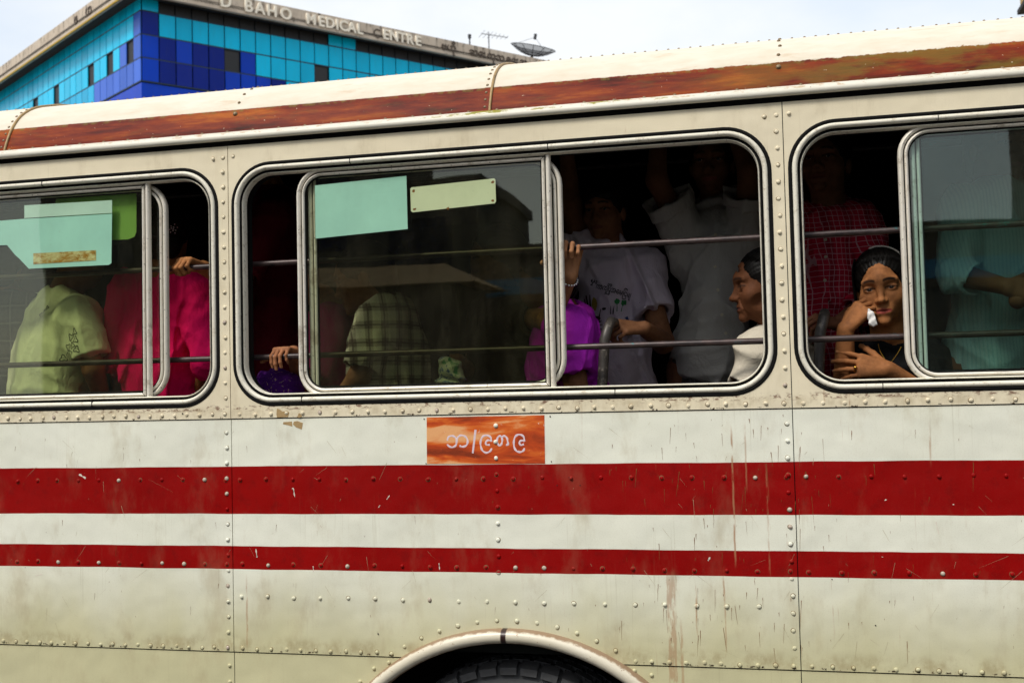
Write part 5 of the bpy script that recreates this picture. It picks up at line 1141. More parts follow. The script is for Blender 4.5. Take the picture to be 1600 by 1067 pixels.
    if seated is not None:
        for s_ in (-1, 1):
            h0 = hip + sl * 0.085 * s_ - np.array((0, 0, 0.04)); kn = h0 + fdir * 0.40 - np.array((0, 0, 0.02)); F.cap(h0, kn, 0.10, 0.08, 0.05); F.cone(kn, (kn[0], kn[1], fl + 0.12), 0.085, 0.085, 0.06)
    else: F.cone(hip, (hip[0], hip[1], fl + 0.10), 0.135 * girth, 0.14, 0.03, flat=0.75, fdir=fdir)
    v, q = F.mesh(0.011, lambda p: 0.006 * np.sin(np.arctan2(p[:, 1] - hip[1], p[:, 0] - hip[0]) * 11 + 2 * p[:, 2])); mesh_obj('longyi', np_mesh('longyi', v, q), lower_mat or DARKCLOTH, e)
    if hd is not None:
        if hair is not None: v, q = hair_field(H, A, hs, hair); mesh_obj('hair', np_mesh('hair', v, q), HAIR, e)
        if detail:
            for s_ in (-1, 1): eyeball('eye', H + (A[0] * 0.032 * s_ + A[1] * 0.0735 + A[2] * -0.001) * hs, 0.0125 * hs, gaze if gaze is not None else A[1], e)
    return e, A, e_shirt
DARKCLOTH = cloth('dark_cloth', (0.015, 0.014, 0.016)); DARKCHECK = cloth('dark_check_cloth', (0.030, 0.028, 0.026), kind='check', c2=(0.10, 0.095, 0.09), sc=70)
GRIP = [(62, 82, 55), (64, 84, 55), (66, 86, 55), (68, 86, 55)]
def vec(p): return np.array(p, float)
PINK = cloth('magenta_cotton', (0.85, 0.008, 0.13)); PALEY = cloth('pale_yellow_blouse', (0.76, 0.76, 0.50)); DPLAID = cloth('dark_plaid_shirt', (0.05, 0.05, 0.05), kind='plaid', c2=(0.015, 0.02, 0.025), c3=(0.12, 0.12, 0.11), sc=16)
DRED = cloth('dark_red_cotton', (0.13, 0.010, 0.016)); WINE = cloth('wine_cotton', (0.42, 0.02, 0.14)); PLAID = cloth('brown_plaid_shirt', (0.80, 0.76, 0.62), kind='plaid', c2=(0.07, 0.045, 0.035), c3=(0.06, 0.03, 0.03), sc=17)
PURPLE = cloth('purple_cotton', (0.42, 0.022, 0.48)); TEE = cloth('lilac_white_tee', (0.54, 0.47, 0.54), var=0.16); GREYSH = cloth('grey_white_shirt', (0.38, 0.37, 0.34), var=0.14); IVORY = cloth('ivory_blouse', (0.56, 0.51, 0.41))
REDCHK = cloth('red_check_shirt', (0.44, 0.010, 0.036), kind='check', c2=(0.60, 0.38, 0.40), sc=56); BLACKTOP = cloth('black_top', (0.006, 0.006, 0.007)); BLUESTR = cloth('pale_blue_striped_shirt', (0.46, 0.66, 0.70), kind='stripe', c2=(0.38, 0.58, 0.64), sc=90)
GREYLONG = cloth('grey_longyi', (0.30, 0.33, 0.33)); TARTAN = cloth('tartan_longyi', (0.10, 0.06, 0.05), kind='plaid', c2=(0.02, 0.04, 0.03), c3=(0.3, 0.22, 0.1), sc=12); FLORAL = cloth('purple_floral_cloth', (0.055, 0.006, 0.13), kind='floral', c2=(0.22, 0.03, 0.42), c3=(0.40, 0.26, 0.20), sc=16)
LEFT, AWAY, CAMD = (-1, -0.05, 0), (0, 1, 0), (0, -1, 0)

# seated with their backs to the left window
person('seated passenger in a dark plaid shirt under the cut cyan sheet', (-2.62, 0.42, FLOOR_Z), (-2.8492, 0.4200, 2.2425), 1.0, (-0.4, 0.9, 0), neck=(-2.8091, 0.4100, 2.1130), sh=((-2.9562, 0.4500, 2.0737), (-2.6910, 0.3600, 2.0483)), hip=(-2.8349, 0.4200, 1.5749), arms=[(0, (-2.9803, 0.4200, 1.8037), None, .9, .06), (1, (-2.6483, 0.3400, 1.7953), None, .9, .06)], hair=dict(nape=1), shirt_mat=DPLAID, seated=(-1, 0.1, 0))
eB, AB, shB = person('seated passenger in a pale yellow blouse with embroidered sleeves behind the glass', (-2.5, 0.4, FLOOR_Z), (-2.4719, 0.3500, 2.2401), 0.95, (0.6, 0.75, -0.1), neck=(-2.5058, 0.3000, 2.1014), sh=((-2.6972, 0.4500, 2.0540), (-2.3834, 0.2100, 2.0184)), hip=(-2.5832, 0.3100, 1.5658), arms=[(1, (-2.3116, 0.1900, 1.8413), (-2.3569, 0.3300, 1.6977), .78, .064), (0, (-2.7542, 0.4300, 1.8456), None, .9, .06)], hair=dict(bun=1), shirt_mat=PALEY, seated=(-1, 0.2, 0), girth=1.1, fold=0.0065)
eC, AC, shC = person('seated passenger in a bright magenta top with a sparkling hair clip', (-2.14, 0.4, FLOOR_Z), (-2.0898, 0.3000, 2.2895), 0.95, (-0.25, 1, 0), neck=(-2.0911, 0.3000, 2.1643), sh=((-2.2396, 0.3100, 2.1067), (-1.9890, 0.3000, 2.0907)), hip=(-2.1393, 0.3300, 1.5821), arms=[(1, (-1.9036, 0.2400, 1.8633), (-2.0230, 0.3800, 1.6904), 1.2, .054), (0, (-2.2895, 0.3100, 1.8652), (-2.3568, 0.4300, 1.6727), 1.2, .052)], hair=dict(nape=1, bun=1, bunz=0.03), shirt_mat=PINK, lower_mat=TARTAN, seated=(-1, 0.2, 0), fold=0.010, girth=1.12)
GEM = simple('glass_gem', (0.8, 0.72, 0.78), 0.1, 0.6, 0.1)
bm = bmesh.new(); cc = vec((-2.0037, 0.1850, 2.3006))
for k in range(13):
    a = k * 2.4; r = 0.004 + 0.0018 * k; bmesh.ops.create_icosphere(bm, subdivisions=1, radius=0.0028, matrix=Matrix.Translation(Vector(cc) + Vector((r * math.cos(a) * 1.0, -0.004 + 0.002 * (k % 3), r * math.sin(a) * 0.7))))
mesh_obj('hair_clip', bm_mesh(bm, 'hair_clip'), GEM, eC)
# standing in dark red, left hand on the upper rail
bx = vec((-1.9018, 0.0900, 2.1582)); wrD = bx + np.array((0.022, 0.070, 0.004))
person('standing passenger in a dark red top gripping the upper rail', (-1.68, 0.75, FLOOR_Z), (-1.9430, 0.7200, 2.6518), 1.0, (-1, 0.1, 0), neck=(-1.8947, 0.7200, 2.5084), sh=((-1.7964, 0.5300, 2.3819), (-1.9697, 0.9000, 2.4663)), hip=(-1.9188, 0.7500, 1.8276), arms=[(0, (-1.8754, 0.4000, 2.1231), tuple(wrD), .85, .062), (1, (-1.9869, 0.9500, 2.1396), None, .8, .06)], tone=(0.40, 0.17, 0.06), hair=dict(nape=1), shirt_mat=DRED,
       hands=[dict(wrist=tuple(wrD), d=(-0.35, -0.92, 0.22), n=(-0.1, -0.25, -1), side=-1, curls=[(58, 80, 55), (60, 84, 55), (62, 84, 55), (66, 84, 55)], thumb=(0.30, 0.2, 0.2), s=0.92, fore=(-1.8754, 0.4000, 2.1231))])
# wine-coloured top behind the glass, hand on the lower rail
bx = vec((-1.5767, 0.0900, 1.8582)); wrE = bx + np.array((0.012, 0.078, 0.012))
person('seated passenger in a wine coloured top with fingers hooked over the lower rail', (-1.47, 0.6, FLOOR_Z), (-1.6214, 0.6000, 2.1431), 0.95, (-1, -0.2, -0.1), neck=(-1.5853, 0.5800, 2.0309), sh=((-1.5659, 0.4600, 1.9663), (-1.6279, 0.7200, 1.9984)), hip=(-1.5785, 0.5800, 1.5636), arms=[(0, (-1.6073, 0.3600, 1.7483), tuple(wrE), .75, .058), (1, (-1.6577, 0.7200, 1.7486), None, .8, .055)], tone=(0.40, 0.17, 0.08), hair=dict(nape=1), shirt_mat=WINE, seated=(-1, 0, 0), girth=1.15,
       hands=[dict(wrist=tuple(wrE), d=(-0.15, -1, 0.12), n=(0, -0.15, -1), side=-1, curls=[(52, 46, 18), (54, 44, 16), (50, 48, 20), (58, 52, 25)], spread=0.12, thumb=(0.3, 0.2, 0.2), s=0.82, fore=(-1.6073, 0.3600, 1.7483))])
F = Field(); c0 = vec((-1.6460, 0.2100, 1.7242)); F.ell(c0, (0.095, 0.075, 0.10), None, 0.03); F.ell(c0 + (-0.05, 0.0, -0.06), (0.08, 0.075, 0.09), None, 0.04); F.ell(c0 + (0.04, 0.02, -0.10), (0.10, 0.085, 0.10), None, 0.04); F.cone(c0 + (0, 0, -0.19), (c0[0], c0[1], SEAT_Z - 0.002), 0.09, 0.11, 0.04)  # floral cloth of unclear kind, given a bundle shape
v, q = F.mesh(0.006, lambda p: 0.006 * np.sin(p @ np.array((38, 20, 30.0)) + 3 * np.sin(p[:, 0] * 30))); sk = mesh_obj('floral_cloth', np_mesh('floral_cloth', v, q), FLORAL, None, (float(c0[0]), float(c0[1]), SEAT_Z), label='dark purple floral cloth of unclear kind in a window corner under the lower rail', cat='bundle')
# plaid shirt behind the glass
person('seated passenger in a brown and cream plaid shirt leaning forward behind the glass', (-1.4, 0.42, FLOOR_Z), (-1.4023, 0.4000, 2.1284), 1.0, (-1, -0.15, -0.25), neck=(-1.3373, 0.4200, 2.0306), sh=((-1.3040, 0.3000, 1.9743), (-1.3642, 0.5800, 2.0108)), hip=(-1.3373, 0.4200, 1.5462), arms=[(0, (-1.3736, 0.2500, 1.7850), (-1.4856, 0.3000, 1.6816), .85, .066), (1, (-1.4364, 0.6000, 1.7667), None, .9, .06)], hair=dict(nape=1), shirt_mat=PLAID, seated=(-1, 0, 0), girth=1.15, detail=True, tone=(0.34, 0.17, 0.09))
# dark passenger behind the glass, hand with bracelet on the rail
bx = vec((-0.6325, 0.0900, 2.1607)); wrH = bx + np.array((-0.006, 0.026, -0.088)); elH = vec((-0.7298, 0.2400, 1.9494))
eH, _, _ = person('shaded passenger in a dark top gripping the rail with a beaded bracelet', (-0.86, 0.75, FLOOR_Z), (-0.9938, 0.6200, 2.1958), 1.0, (-0.9, -0.5, 0), neck=(-0.9736, 0.6200, 2.0659), sh=((-0.8804, 0.4800, 1.9796), (-1.0631, 0.7800, 2.0209)), hip=(-0.9789, 0.6400, 1.5534), arms=[(0, tuple(elH), tuple(wrH), .6, .06), (1, (-1.0908, 0.6000, 1.7920), (-1.0907, 0.4200, 1.8438), .6, .06)], hair=dict(nape=1, bun=1), shirt_mat=cloth('brown_dark_top', (0.045, 0.030, 0.022)), seated=(-1, 0, 0), tone=(0.36, 0.17, 0.08),
       hands=[dict(wrist=tuple(wrH), d=(0.10, -0.12, 1), n=(0, -1, -0.1), side=-1, curls=[(66, 86, 50), (66, 88, 50), (68, 88, 50), (70, 88, 50)], thumb=(0.9, 0.6, 0.5), s=0.95, fore=tuple(elH))])
bm = bmesh.new(); dv = unit(wrH - elH); a1 = unit(np.cross(dv, (0, 1, 0))); a2 = np.cross(dv, a1)
for k in range(20):
    a = 6.28318 * k / 20; bmesh.ops.create_icosphere(bm, subdivisions=1, radius=0.0042, matrix=Matrix.Translation(Vector(wrH - dv * 0.012 + (a1 * math.cos(a) + a2 * math.sin(a)) * 0.030)))
mesh_obj('bracelet', bm_mesh(bm, 'bracelet', 180), simple('silver_beads', (0.7, 0.72, 0.70), 0.2, 0.8, 0.1), eH)
F = Field(); c0 = vec((-1.0912, 0.3300, 1.8121)); F.ell(c0, (0.036, 0.026, 0.040), None, 0.02); F.ell(c0 + (0.035, 0.0, -0.03), (0.024, 0.022, 0.042), None, 0.02); F.ell(c0 + (-0.012, 0.02, -0.07), (0.042, 0.038, 0.05), None, 0.03)
F.cone(c0 + (0, 0.05, -0.1), (c0[0] - 0.02, c0[1] + 0.1, SEAT_Z + 0.12), 0.040, 0.055, 0.03)
def bag_mat():
    t = NT('printed_plastic'); p = t.objc(); x, y, z = t.sep(p); n = t.noise(p, 22, 3, 0.6, 1.0); c = t.ramp(n, [(0.38, (0.05, 0.30, 0.12)), (0.46, (0.66, 0.72, 0.55)), (0.56, (0.75, 0.78, 0.70)), (0.60, (0.02, 0.12, 0.40)), (0.68, (0.6, 0.66, 0.5))]); t.bsdf(c, 0.25, 0, t.bump(t.noise(p, 40, 4, 0.6), 0.5, 0.01), 0.5); return t.done()
v, q = F.mesh(0.005, lambda p: 0.005 * np.sin(p @ np.array((60, 30, 70.0)) + 4 * np.sin(p[:, 2] * 50))); mesh_obj('plastic_bag', np_mesh('plastic_bag', v, q), bag_mat(), None, tuple(c0 - (0, 0, 0.3)), label='crumpled green and white printed plastic bag on a lap behind the glass', cat='bag')
# bright purple tee beside the seat handle
person('seated passenger in a bright purple tee shirt beside the seat handle', (-0.72, 0.42, FLOOR_Z), (-0.7575, 0.3300, 2.0964), 0.97, (-1, 0.1, -0.05), neck=(-0.7180, 0.3300, 1.9912), sh=((-0.6666, 0.2050, 1.9172), (-0.7373, 0.5100, 1.9543)), hip=(-0.6914, 0.3500, 1.5424), arms=[(0, (-0.6299, 0.1700, 1.6911), (-0.7515, 0.2300, 1.6489), .60, .062), (1, (-0.7464, 0.5300, 1.7497), None, .6, .06)], tone=(0.20, 0.085, 0.04), hair=dict(nape=1), shirt_mat=PURPLE, seated=(-1, 0, 0), girth=1.0, fold=0.007)
# boy in the printed tee
wrJ = vec((-0.4438, 0.3300, 1.9175))
eJ, AJ, shJ = person('standing passenger in a printed lilac white tee shirt holding the seat handle', (-0.58, 0.84, FLOOR_Z), (-0.6120, 0.6800, 2.3500), 0.90, (-0.22, -1, -0.02), neck=(-0.5928, 0.7200, 2.1980), sh=((-0.4922, 0.7200, 2.1523), (-0.7032, 0.7200, 2.1762)), hip=(-0.6053, 0.7200, 1.7356), arms=[(0, (-0.4112, 0.5800, 1.8815), tuple(wrJ), .62, .066), (1, (-0.7297, 0.6800, 2.3820), (-0.7486, 0.7000, 2.6041), .55, .062)], tone=(0.21, 0.095, 0.045), lip=(0.15, 0.05, 0.04), hair=dict(fringe=1, line=0.058, nape=1), shirt=0.026, shirt_mat=TEE, detail=True, head_h=0.003, collar=0.068, fold=0.010, shirt_h=0.005, gaze=(-0.25, -1, -0.08),
       hands=[dict(wrist=tuple(wrJ), d=(-0.75, -0.65, 0.05), n=(-0.5, 0.35, -0.75), side=-1, curls=[(40, 60, 40), (44, 62, 40), (48, 64, 42), (50, 66, 44)], thumb=(0.5, 0.4, 0.3), s=0.92, fore=(-0.4112, 0.5800, 1.8815)),
              dict(wrist=(-0.7486, 0.7000, 2.6041), d=(0, 0.05, 1), n=(0, 1, 0), side=1, curls=GRIP, s=0.9, fore=(-0.7297, 0.6800, 2.3820))])
# flat prints laid on cloth
def lay_on(me, shirt, off=0.0016, y0=-0.3):
    v, q = shirt; tree = BVHTree.FromPolygons([Vector(x) for x in v], [tuple(int(i) for i in f) for f in q])
    for vt in me.vertices:
        hit = tree.ray_cast(Vector((vt.co.x, -0.2, vt.co.z)), Vector((0, 1, 0)))
        if hit[0] is not None: vt.co = hit[0] + hit[1] * off
    return me
def subdiv(me, n=1):
    bm = bmesh.new(); bm.from_mesh(me); bmesh.ops.triangulate(bm, faces=bm.faces[:])
    for _ in range(n):
        es = [e for e in bm.edges if e.calc_length() > 0.010]
        if es: bmesh.ops.subdivide_edges(bm, edges=es, cuts=1); bmesh.ops.triangulate(bm, faces=bm.faces[:])
    bm.to_mesh(me); bm.free(); return me
INK = simple('black_print', (0.010, 0.009, 0.010), 0.8); GREENP = simple('green_print', (0.015, 0.16, 0.04), 0.8); BROWNP = simple('brown_print', (0.035, 0.014, 0.010), 0.8); YELP = simple('yellow_print', (0.30, 0.22, 0.02), 0.8); BLUEP = simple('blue_print', (0.02, 0.05, 0.16), 0.8)
def poly_print(polys, mat, name='print', parent=None, shirt=None, Y=0.7):
    for pts in polys:
        bm = bmesh.new(); bm.faces.new([bm.verts.new(p_) for p_ in pts]); me = subdiv(bm_mesh(bm, name), 3); lay_on(me, shirt); mesh_obj(name, me, mat, parent)
def blob(c, rx, rz, n=12, jag=0.25): return [(c[0] + rx * math.cos(6.283 * k / n) * random.uniform(1 - jag, 1 + jag), c[1], c[2] + rz * math.sin(6.283 * k / n) * random.uniform(1 - jag, 1 + jag)) for k in range(n)]
def stick(a, b, w): d = unit(np.array(b) - np.array(a)); s_ = np.array((-d[2], 0, d[0])) * w / 2; a, b = np.array(a), np.array(b); return [tuple(a - s_), tuple(b - s_ * 0.4), tuple(b + s_ * 0.4), tuple(a + s_)]
pr_ = dict(parent=eJ, shirt=shJ)
poly_print([blob((-0.5650, 0.7000, 2.0279), .0085, .0095, 14, .35), blob((-0.5449, 0.7000, 2.0226), .0085, .0095, 14, .35)], GREENP, **pr_); poly_print([stick((-0.5660, 0.7000, 1.9920), (-0.5653, 0.7000, 2.0189), .003), stick((-0.5525, 0.7000, 1.9915), (-0.5473, 0.7000, 2.0182), .003)], GREENP, **pr_)
poly_print([stick((-0.6611, 0.7000, 1.9912), (-0.6754, 0.7000, 2.0550), .010), stick((-0.6566, 0.7000, 1.9910), (-0.6595, 0.7000, 2.0543), .008), stick((-0.6701, 0.7000, 1.9960), (-0.6826, 0.7000, 2.0417), .008), blob((-0.6546, 0.7000, 1.9796), .016, .018), blob((-0.6368, 0.7000, 1.9654), .016, .016), stick((-0.6276, 0.7000, 1.9719), (-0.6199, 0.7000, 2.0031), .006)], BROWNP, **pr_)
poly_print([blob((-0.6421, 0.7000, 2.0220), .010, .022, 10, .15)], YELP, **pr_); poly_print([stick((-0.5865, 0.7000, 1.9838), (-0.5835, 0.7000, 2.0106), .004), stick((-0.5775, 0.7000, 1.9835), (-0.5745, 0.7000, 2.0103), .004), blob((-0.6086, 0.7000, 2.0026), .008, .005)], INK, **pr_)
poly_print([stick((-0.6509, 0.7000, 1.9479), tuple(np.array((-0.6509, 0.7000, 1.9479)) + 0.036 * np.array((math.cos(a), 0, math.sin(a)))), .006) for a in np.arange(0.4, 6.6, 0.42)], BROWNP, **pr_); poly_print([stick((-0.6426, 0.7000, 1.9184), (-0.6091, 0.7000, 1.9015), .012), stick((-0.5373, 0.7000, 1.9730), (-0.5246, 0.7000, 1.9456), .010)], BLUEP, **pr_)
def shirt_text(s, p0, p1, size):
    me = text_mesh(s, size, 0.0, 0.0005); xs = [v.co.x for v in me.vertices]
    if not xs: return
    p0, p1 = np.array(p0), np.array(p1); d = (p1 - p0); sc = 1.0 / max(xs)
    u = Vector(d * sc); ul = Vector(unit(d)); up_ = Vector((-ul.z, 0, ul.x))
    for v in me.vertices: v.co = Vector(p0) + u * v.co.x + up_ * v.co.y
    subdiv(me, 1); lay_on(me, shJ); mesh_obj('printed_words', me, INK, eJ)
shirt_text('\u1019\u103e\u102f\u1038', (-0.6583, 0.7000, 2.0995), (-0.6335, 0.7000, 2.0893), 0.021)
shirt_text('\u1000\u102c\u1000\u103c\u102d\u102f\u1015\u102d\u102f\u1021\u1031\u1019\u103c\u1004\u103a\u1019\u103b', (-0.6384, 0.7000, 2.0760), (-0.5220, 0.7000, 2.0396), 0.026)
# man with both arms up
eK, AK, shK = person('standing passenger in a grey white shirt with rolled sleeves and both arms raised', (-0.27, 0.86, FLOOR_Z), (-0.2448, 0.8000, 2.5169), 1.0, (-0.05, -1, 0), neck=(-0.2365, 0.8000, 2.3478), sh=((-0.1370, 0.7500, 2.2095), (-0.3172, 0.7500, 2.2099)), hip=(-0.2631, 0.7600, 1.8277), arms=[(0, (-0.1125, 0.6400, 2.4512), (-0.1692, 0.7000, 2.6393), .70, .068), (1, (-0.4234, 0.6400, 2.4413), (-0.4147, 0.7000, 2.6698), .70, .068)], tone=(0.15, 0.065, 0.032), hair=dict(nape=1), shirt=0.028, shirt_mat=GREYSH, lower_mat=DARKCHECK, girth=1.05, cuff=0.013, fold=0.0085, shirt_h=0.005, collar=0.064, detail=True,
       hands=[dict(wrist=(-0.1692, 0.7000, 2.6393), d=(0, 0.1, 1), n=(0, 1, 0), side=-1, curls=GRIP, fore=(-0.1125, 0.6400, 2.4512)), dict(wrist=(-0.4147, 0.7000, 2.6698), d=(0, 0.1, 1), n=(0, 1, 0), side=1, curls=GRIP, fore=(-0.4234, 0.6400, 2.4413))])
def strip_print(pts, w, mat, shirt, parent, name, off=0.003):
    bm = bmesh.new(); pts = smooth_line(pts, 10); rows = [[bm.verts.new((p_.x + s_ * w / 2, p_.y, p_.z)) for s_ in (-1, -0.33, 0.33, 1)] for p_ in pts]
    for a, b in zip(rows[:-1], rows[1:]):
        for k in range(3): bm.faces.new((a[k], a[k + 1], b[k + 1], b[k]))
    me = bm_mesh(bm, name, 180); lay_on(me, shirt, off); o = mesh_obj(name, me, mat, parent); return o
strip_print([(-0.2302, 0.7000, 2.3502), (-0.2319, 0.7000, 2.2218), (-0.2273, 0.7000, 2.0890), (-0.2163, 0.7000, 1.9565), (-0.2085, 0.7000, 1.8575)], 0.030, GREYSH, shK, eK, 'placket')
BUTTON = simple('shirt_button', (0.50, 0.46, 0.34), 0.3)
def buttons(pts, shirt, parent):
    v, q = shirt; tree = BVHTree.FromPolygons([Vector(x) for x in v], [tuple(int(i) for i in f) for f in q])
    for p_ in pts:
        hit = tree.ray_cast(Vector((p_[0], -0.2, p_[2])), Vector((0, 1, 0)))
        if hit[0] is None: continue
        bm = bmesh.new(); M_ = Matrix.Translation(hit[0] + hit[1] * 0.004) @ Vector((0, 0, 1)).rotation_difference(hit[1]).to_matrix().to_4x4(); bmesh.ops.create_cone(bm, cap_ends=True, segments=12, radius1=0.0058, radius2=0.005, depth=0.003, matrix=M_)
        mesh_obj('button', bm_mesh(bm, 'button', 40), BUTTON, parent)
buttons([(-0.2292, 0.7000, 2.2393), (-0.2325, 0.7000, 2.1312), (-0.2263, 0.7000, 2.0515), (-0.2159, 0.7000, 1.9697), (-0.2070, 0.7000, 1.9079)], shK, eK)
# elderly woman in profile
eL, AL, shL = person('seated passenger in an ivory blouse seen in profile', (-0.06, 0.4, FLOOR_Z), (-0.0622, 0.3000, 2.0339), 0.96, (-1, -0.16, -0.04), neck=(-0.0351, 0.3400, 1.8817), sh=((-0.0695, 0.2350, 1.8244), (-0.0345, 0.5500, 1.8471)), hip=(-0.0160, 0.4000, 1.5322), arms=[(0, (-0.1557, 0.1900, 1.6583), (-0.2432, 0.3000, 1.6185), .62, .068), (1, (-0.0951, 0.6000, 1.6495), None, .6, .06)], tone=(0.135, 0.050, 0.021), lip=(0.085, 0.026, 0.02), hair=dict(nape=1, line=0.066, t=0.007), shirt_mat=IVORY, seated=(-1, 0, 0), detail=True, head_h=0.0023, girth=1.12, fold=0.008, shirt_h=0.005, gaze=(-1, -0.25, 0), feat=dict(nose=1.05, lips=1.0, jaw=1.06, cheek=1.05, age=1.0), neck_r=0.047, collar=0.058)
mesh_obj('hair_strands', hair_strands(vec((-0.0622, 0.3000, 2.0339)), AL, 0.96, 420, 34, 205, 0.0085), HAIR, eL)
# red check shirt
wrM = vec((0.1479, 0.3300, 1.9101))
eM, AM, shM = person('standing passenger in a red check shirt standing behind the one with the headband', (0.14, 0.74, FLOOR_Z), (0.1373, 0.6200, 2.4561), 1.0, (-0.3, -1, 0.12), neck=(0.1372, 0.6600, 2.3002), sh=((0.2454, 0.6500, 2.2498), (0.0406, 0.6500, 2.2614)), hip=(0.1281, 0.6600, 1.7925), arms=[(0, (0.2785, 0.5000, 2.0036), tuple(wrM), 1.55, .052), (1, (0.0115, 0.6500, 2.0094), (0.0447, 0.5000, 1.8122), 1.5, .052)], tone=(0.16, 0.066, 0.034), lip=(0.15, 0.04, 0.03), hair=dict(bob=1, line=0.06), shirt=0.016, shirt_mat=REDCHK, detail=True, head_h=0.003, fold=0.007, shirt_h=0.005, collar=0.066, cuff=0.003,
       hands=[dict(wrist=tuple(wrM), d=(-0.70, -0.70, 0.10), n=(-0.4, 0.4, -0.8), side=-1, curls=[(40, 60, 40), (44, 62, 40), (48, 64, 42), (50, 66, 44)], thumb=(0.5, 0.4, 0.3), s=0.9, fore=(0.2785, 0.5000, 2.0036))])
strip_print([(0.1326, 0.7000, 2.2501), (0.1253, 0.7000, 2.1595), (0.1154, 0.7000, 2.0519), (0.1097, 0.7000, 1.9443)], 0.032, REDCHK, shM, eM, 'placket'); buttons([(0.1265, 0.7000, 2.1941), (0.1245, 0.7000, 2.1358), (0.1178, 0.7000, 2.0604)], shM, eM)
# woman with a tissue
wr1, wr2 = vec((0.1622, 0.2050, 1.8878)), vec((0.2764, 0.1900, 1.7663)); el1, el2 = vec((0.1509, 0.2600, 1.6511)), vec((0.4111, 0.2700, 1.6609))
eN, AN, shN = person('passenger in a black top and headband holding a tissue to the mouth', (0.36, 0.38, FLOOR_Z), (0.2763, 0.2850, 2.0099), 0.965, (-0.16, -1, -0.09), (-0.09, 0, 1), neck=(0.3028, 0.3400, 1.8643), sh=((0.3985, 0.3700, 1.7947), (0.2244, 0.3700, 1.7920)), hip=(0.3475, 0.4400, 1.5261), arms=[(0, tuple(el2), tuple(wr2), .6, .058), (1, tuple(el1), tuple(wr1), .5, .058)], tone=(0.37, 0.150, 0.055), lip=(0.30, 0.040, 0.045), hair=dict(bob=1, line=0.066, t=0.011, part=1, h=0.003), shirt_mat=BLACKTOP, seated=(-1, -0.3, 0), detail=True, head_h=0.0021, collar=0.070, gaze=(-0.08, -1, -0.05), feat=dict(jaw=0.87, nose=0.94),
       hands=[dict(wrist=tuple(wr1), d=(0.62, -0.15, 0.72), n=(0.55, 0.80, -0.25), side=1, curls=[(38, 52, 30), (48, 58, 34), (56, 62, 36), (64, 66, 40)], thumb=(0.8, 0.3, 0.2), s=0.88, fore=tuple(el1)),
              dict(wrist=tuple(wr2), d=(-1, -0.12, 0.16), n=(-0.05, 0.95, -0.30), side=-1, curls=[(10, 12, 6), (14, 18, 10), (16, 18, 10), (22, 20, 12)], spread=0.28, thumb=(0.5, 0.2, 0.2), s=0.92, fore=tuple(el2))])
HN = vec((0.2763, 0.2850, 2.0099))
mesh_obj('hair_strands', hair_strands(HN, AN, 0.965, 520, 33, 200, 0.0118), HAIR, eN); mesh_obj('hair_locks', side_locks(HN, AN, 0.965, 260), HAIR, eN)
bm = bmesh.new()
for k in range(46):
    a = math.radians(8 + 96 * k / 45); p_ = HN + 0.965 * (AN[0] * math.cos(a) * 0.0865 + AN[1] * 0.012 + AN[2] * (0.034 + 0.0945 * math.sin(a))); bmesh.ops.create_icosphere(bm, subdivisions=1, radius=0.0034, matrix=Matrix.Translation(Vector(p_)))
mesh_obj('headband', bm_mesh(bm, 'headband', 180), simple('pearl_beads', (0.40, 0.37, 0.33), 0.35), eN)
GOLD = simple('gold', (0.62, 0.36, 0.06), 0.25, 1.0, 0.1)
nk = [(0.2537, 0.2300, 1.8426), (0.2572, 0.2150, 1.8213), (0.2681, 0.2050, 1.7984), (0.2796, 0.2000, 1.7831), (0.3002, 0.2050, 1.8048), (0.3166, 0.2200, 1.8308)]; tube('necklace', smooth_line(nk), 0.0011, GOLD, eN, 6); tube('pendant', [(0.2796, 0.1980, 1.7867), (0.2825, 0.1970, 1.7737)], 0.003, GOLD, eN, 6)
d_ = unit((-1, -0.12, 0.16)); n_ = unit(np.array((-0.05, 0.95, -0.30)) - d_ * np.dot(d_, (-0.05, 0.95, -0.30))); l_ = -np.cross(d_, n_); rc = wr2 + d_ * (0.088 + 0.014) * 0.92 + l_ * -0.011 * 0.92 + n_ * 0.003
tube('ring', [tuple(rc + (l_ * math.cos(6.283 * k / 16) + n_ * math.sin(6.283 * k / 16)) * 0.0092) for k in range(16)], 0.0016, GOLD, eN, 6, True)
bm = bmesh.new(); bmesh.ops.create_icosphere(bm, subdivisions=2, radius=0.0055, matrix=Matrix.Translation(Vector(rc - n_ * 0.010))); mesh_obj('ring_stone', bm_mesh(bm, 'ring_stone', 180), GOLD, eN)
F = Field(); c0 = vec((0.2330, 0.1500, 1.9138)); F.ell(c0, (0.011, 0.009, 0.020), None, 0.006); F.ell(c0 + (-0.006, 0.0, 0.016), (0.007, 0.007, 0.012), None, 0.006); F.ell(c0 + (0.004, 0, -0.014), (0.013, 0.009, 0.012), None, 0.006)
v, q = F.mesh(0.0013, lambda p: 0.0022 * np.abs(np.sin(p @ np.array((170, 60, 120.0)) + 1.5 * np.sin(p[:, 2] * 110))) + 0.0010 * np.sin(p @ np.array((-210, 120, 260.0)))); mesh_obj('tissue', np_mesh('tissue', v, q), simple('tissue_paper', (0.80, 0.78, 0.76), 0.9, 0, 0.06), None, tuple(c0), label='crumpled white paper tissue held to the lips by the passenger with the headband', cat='tissue')
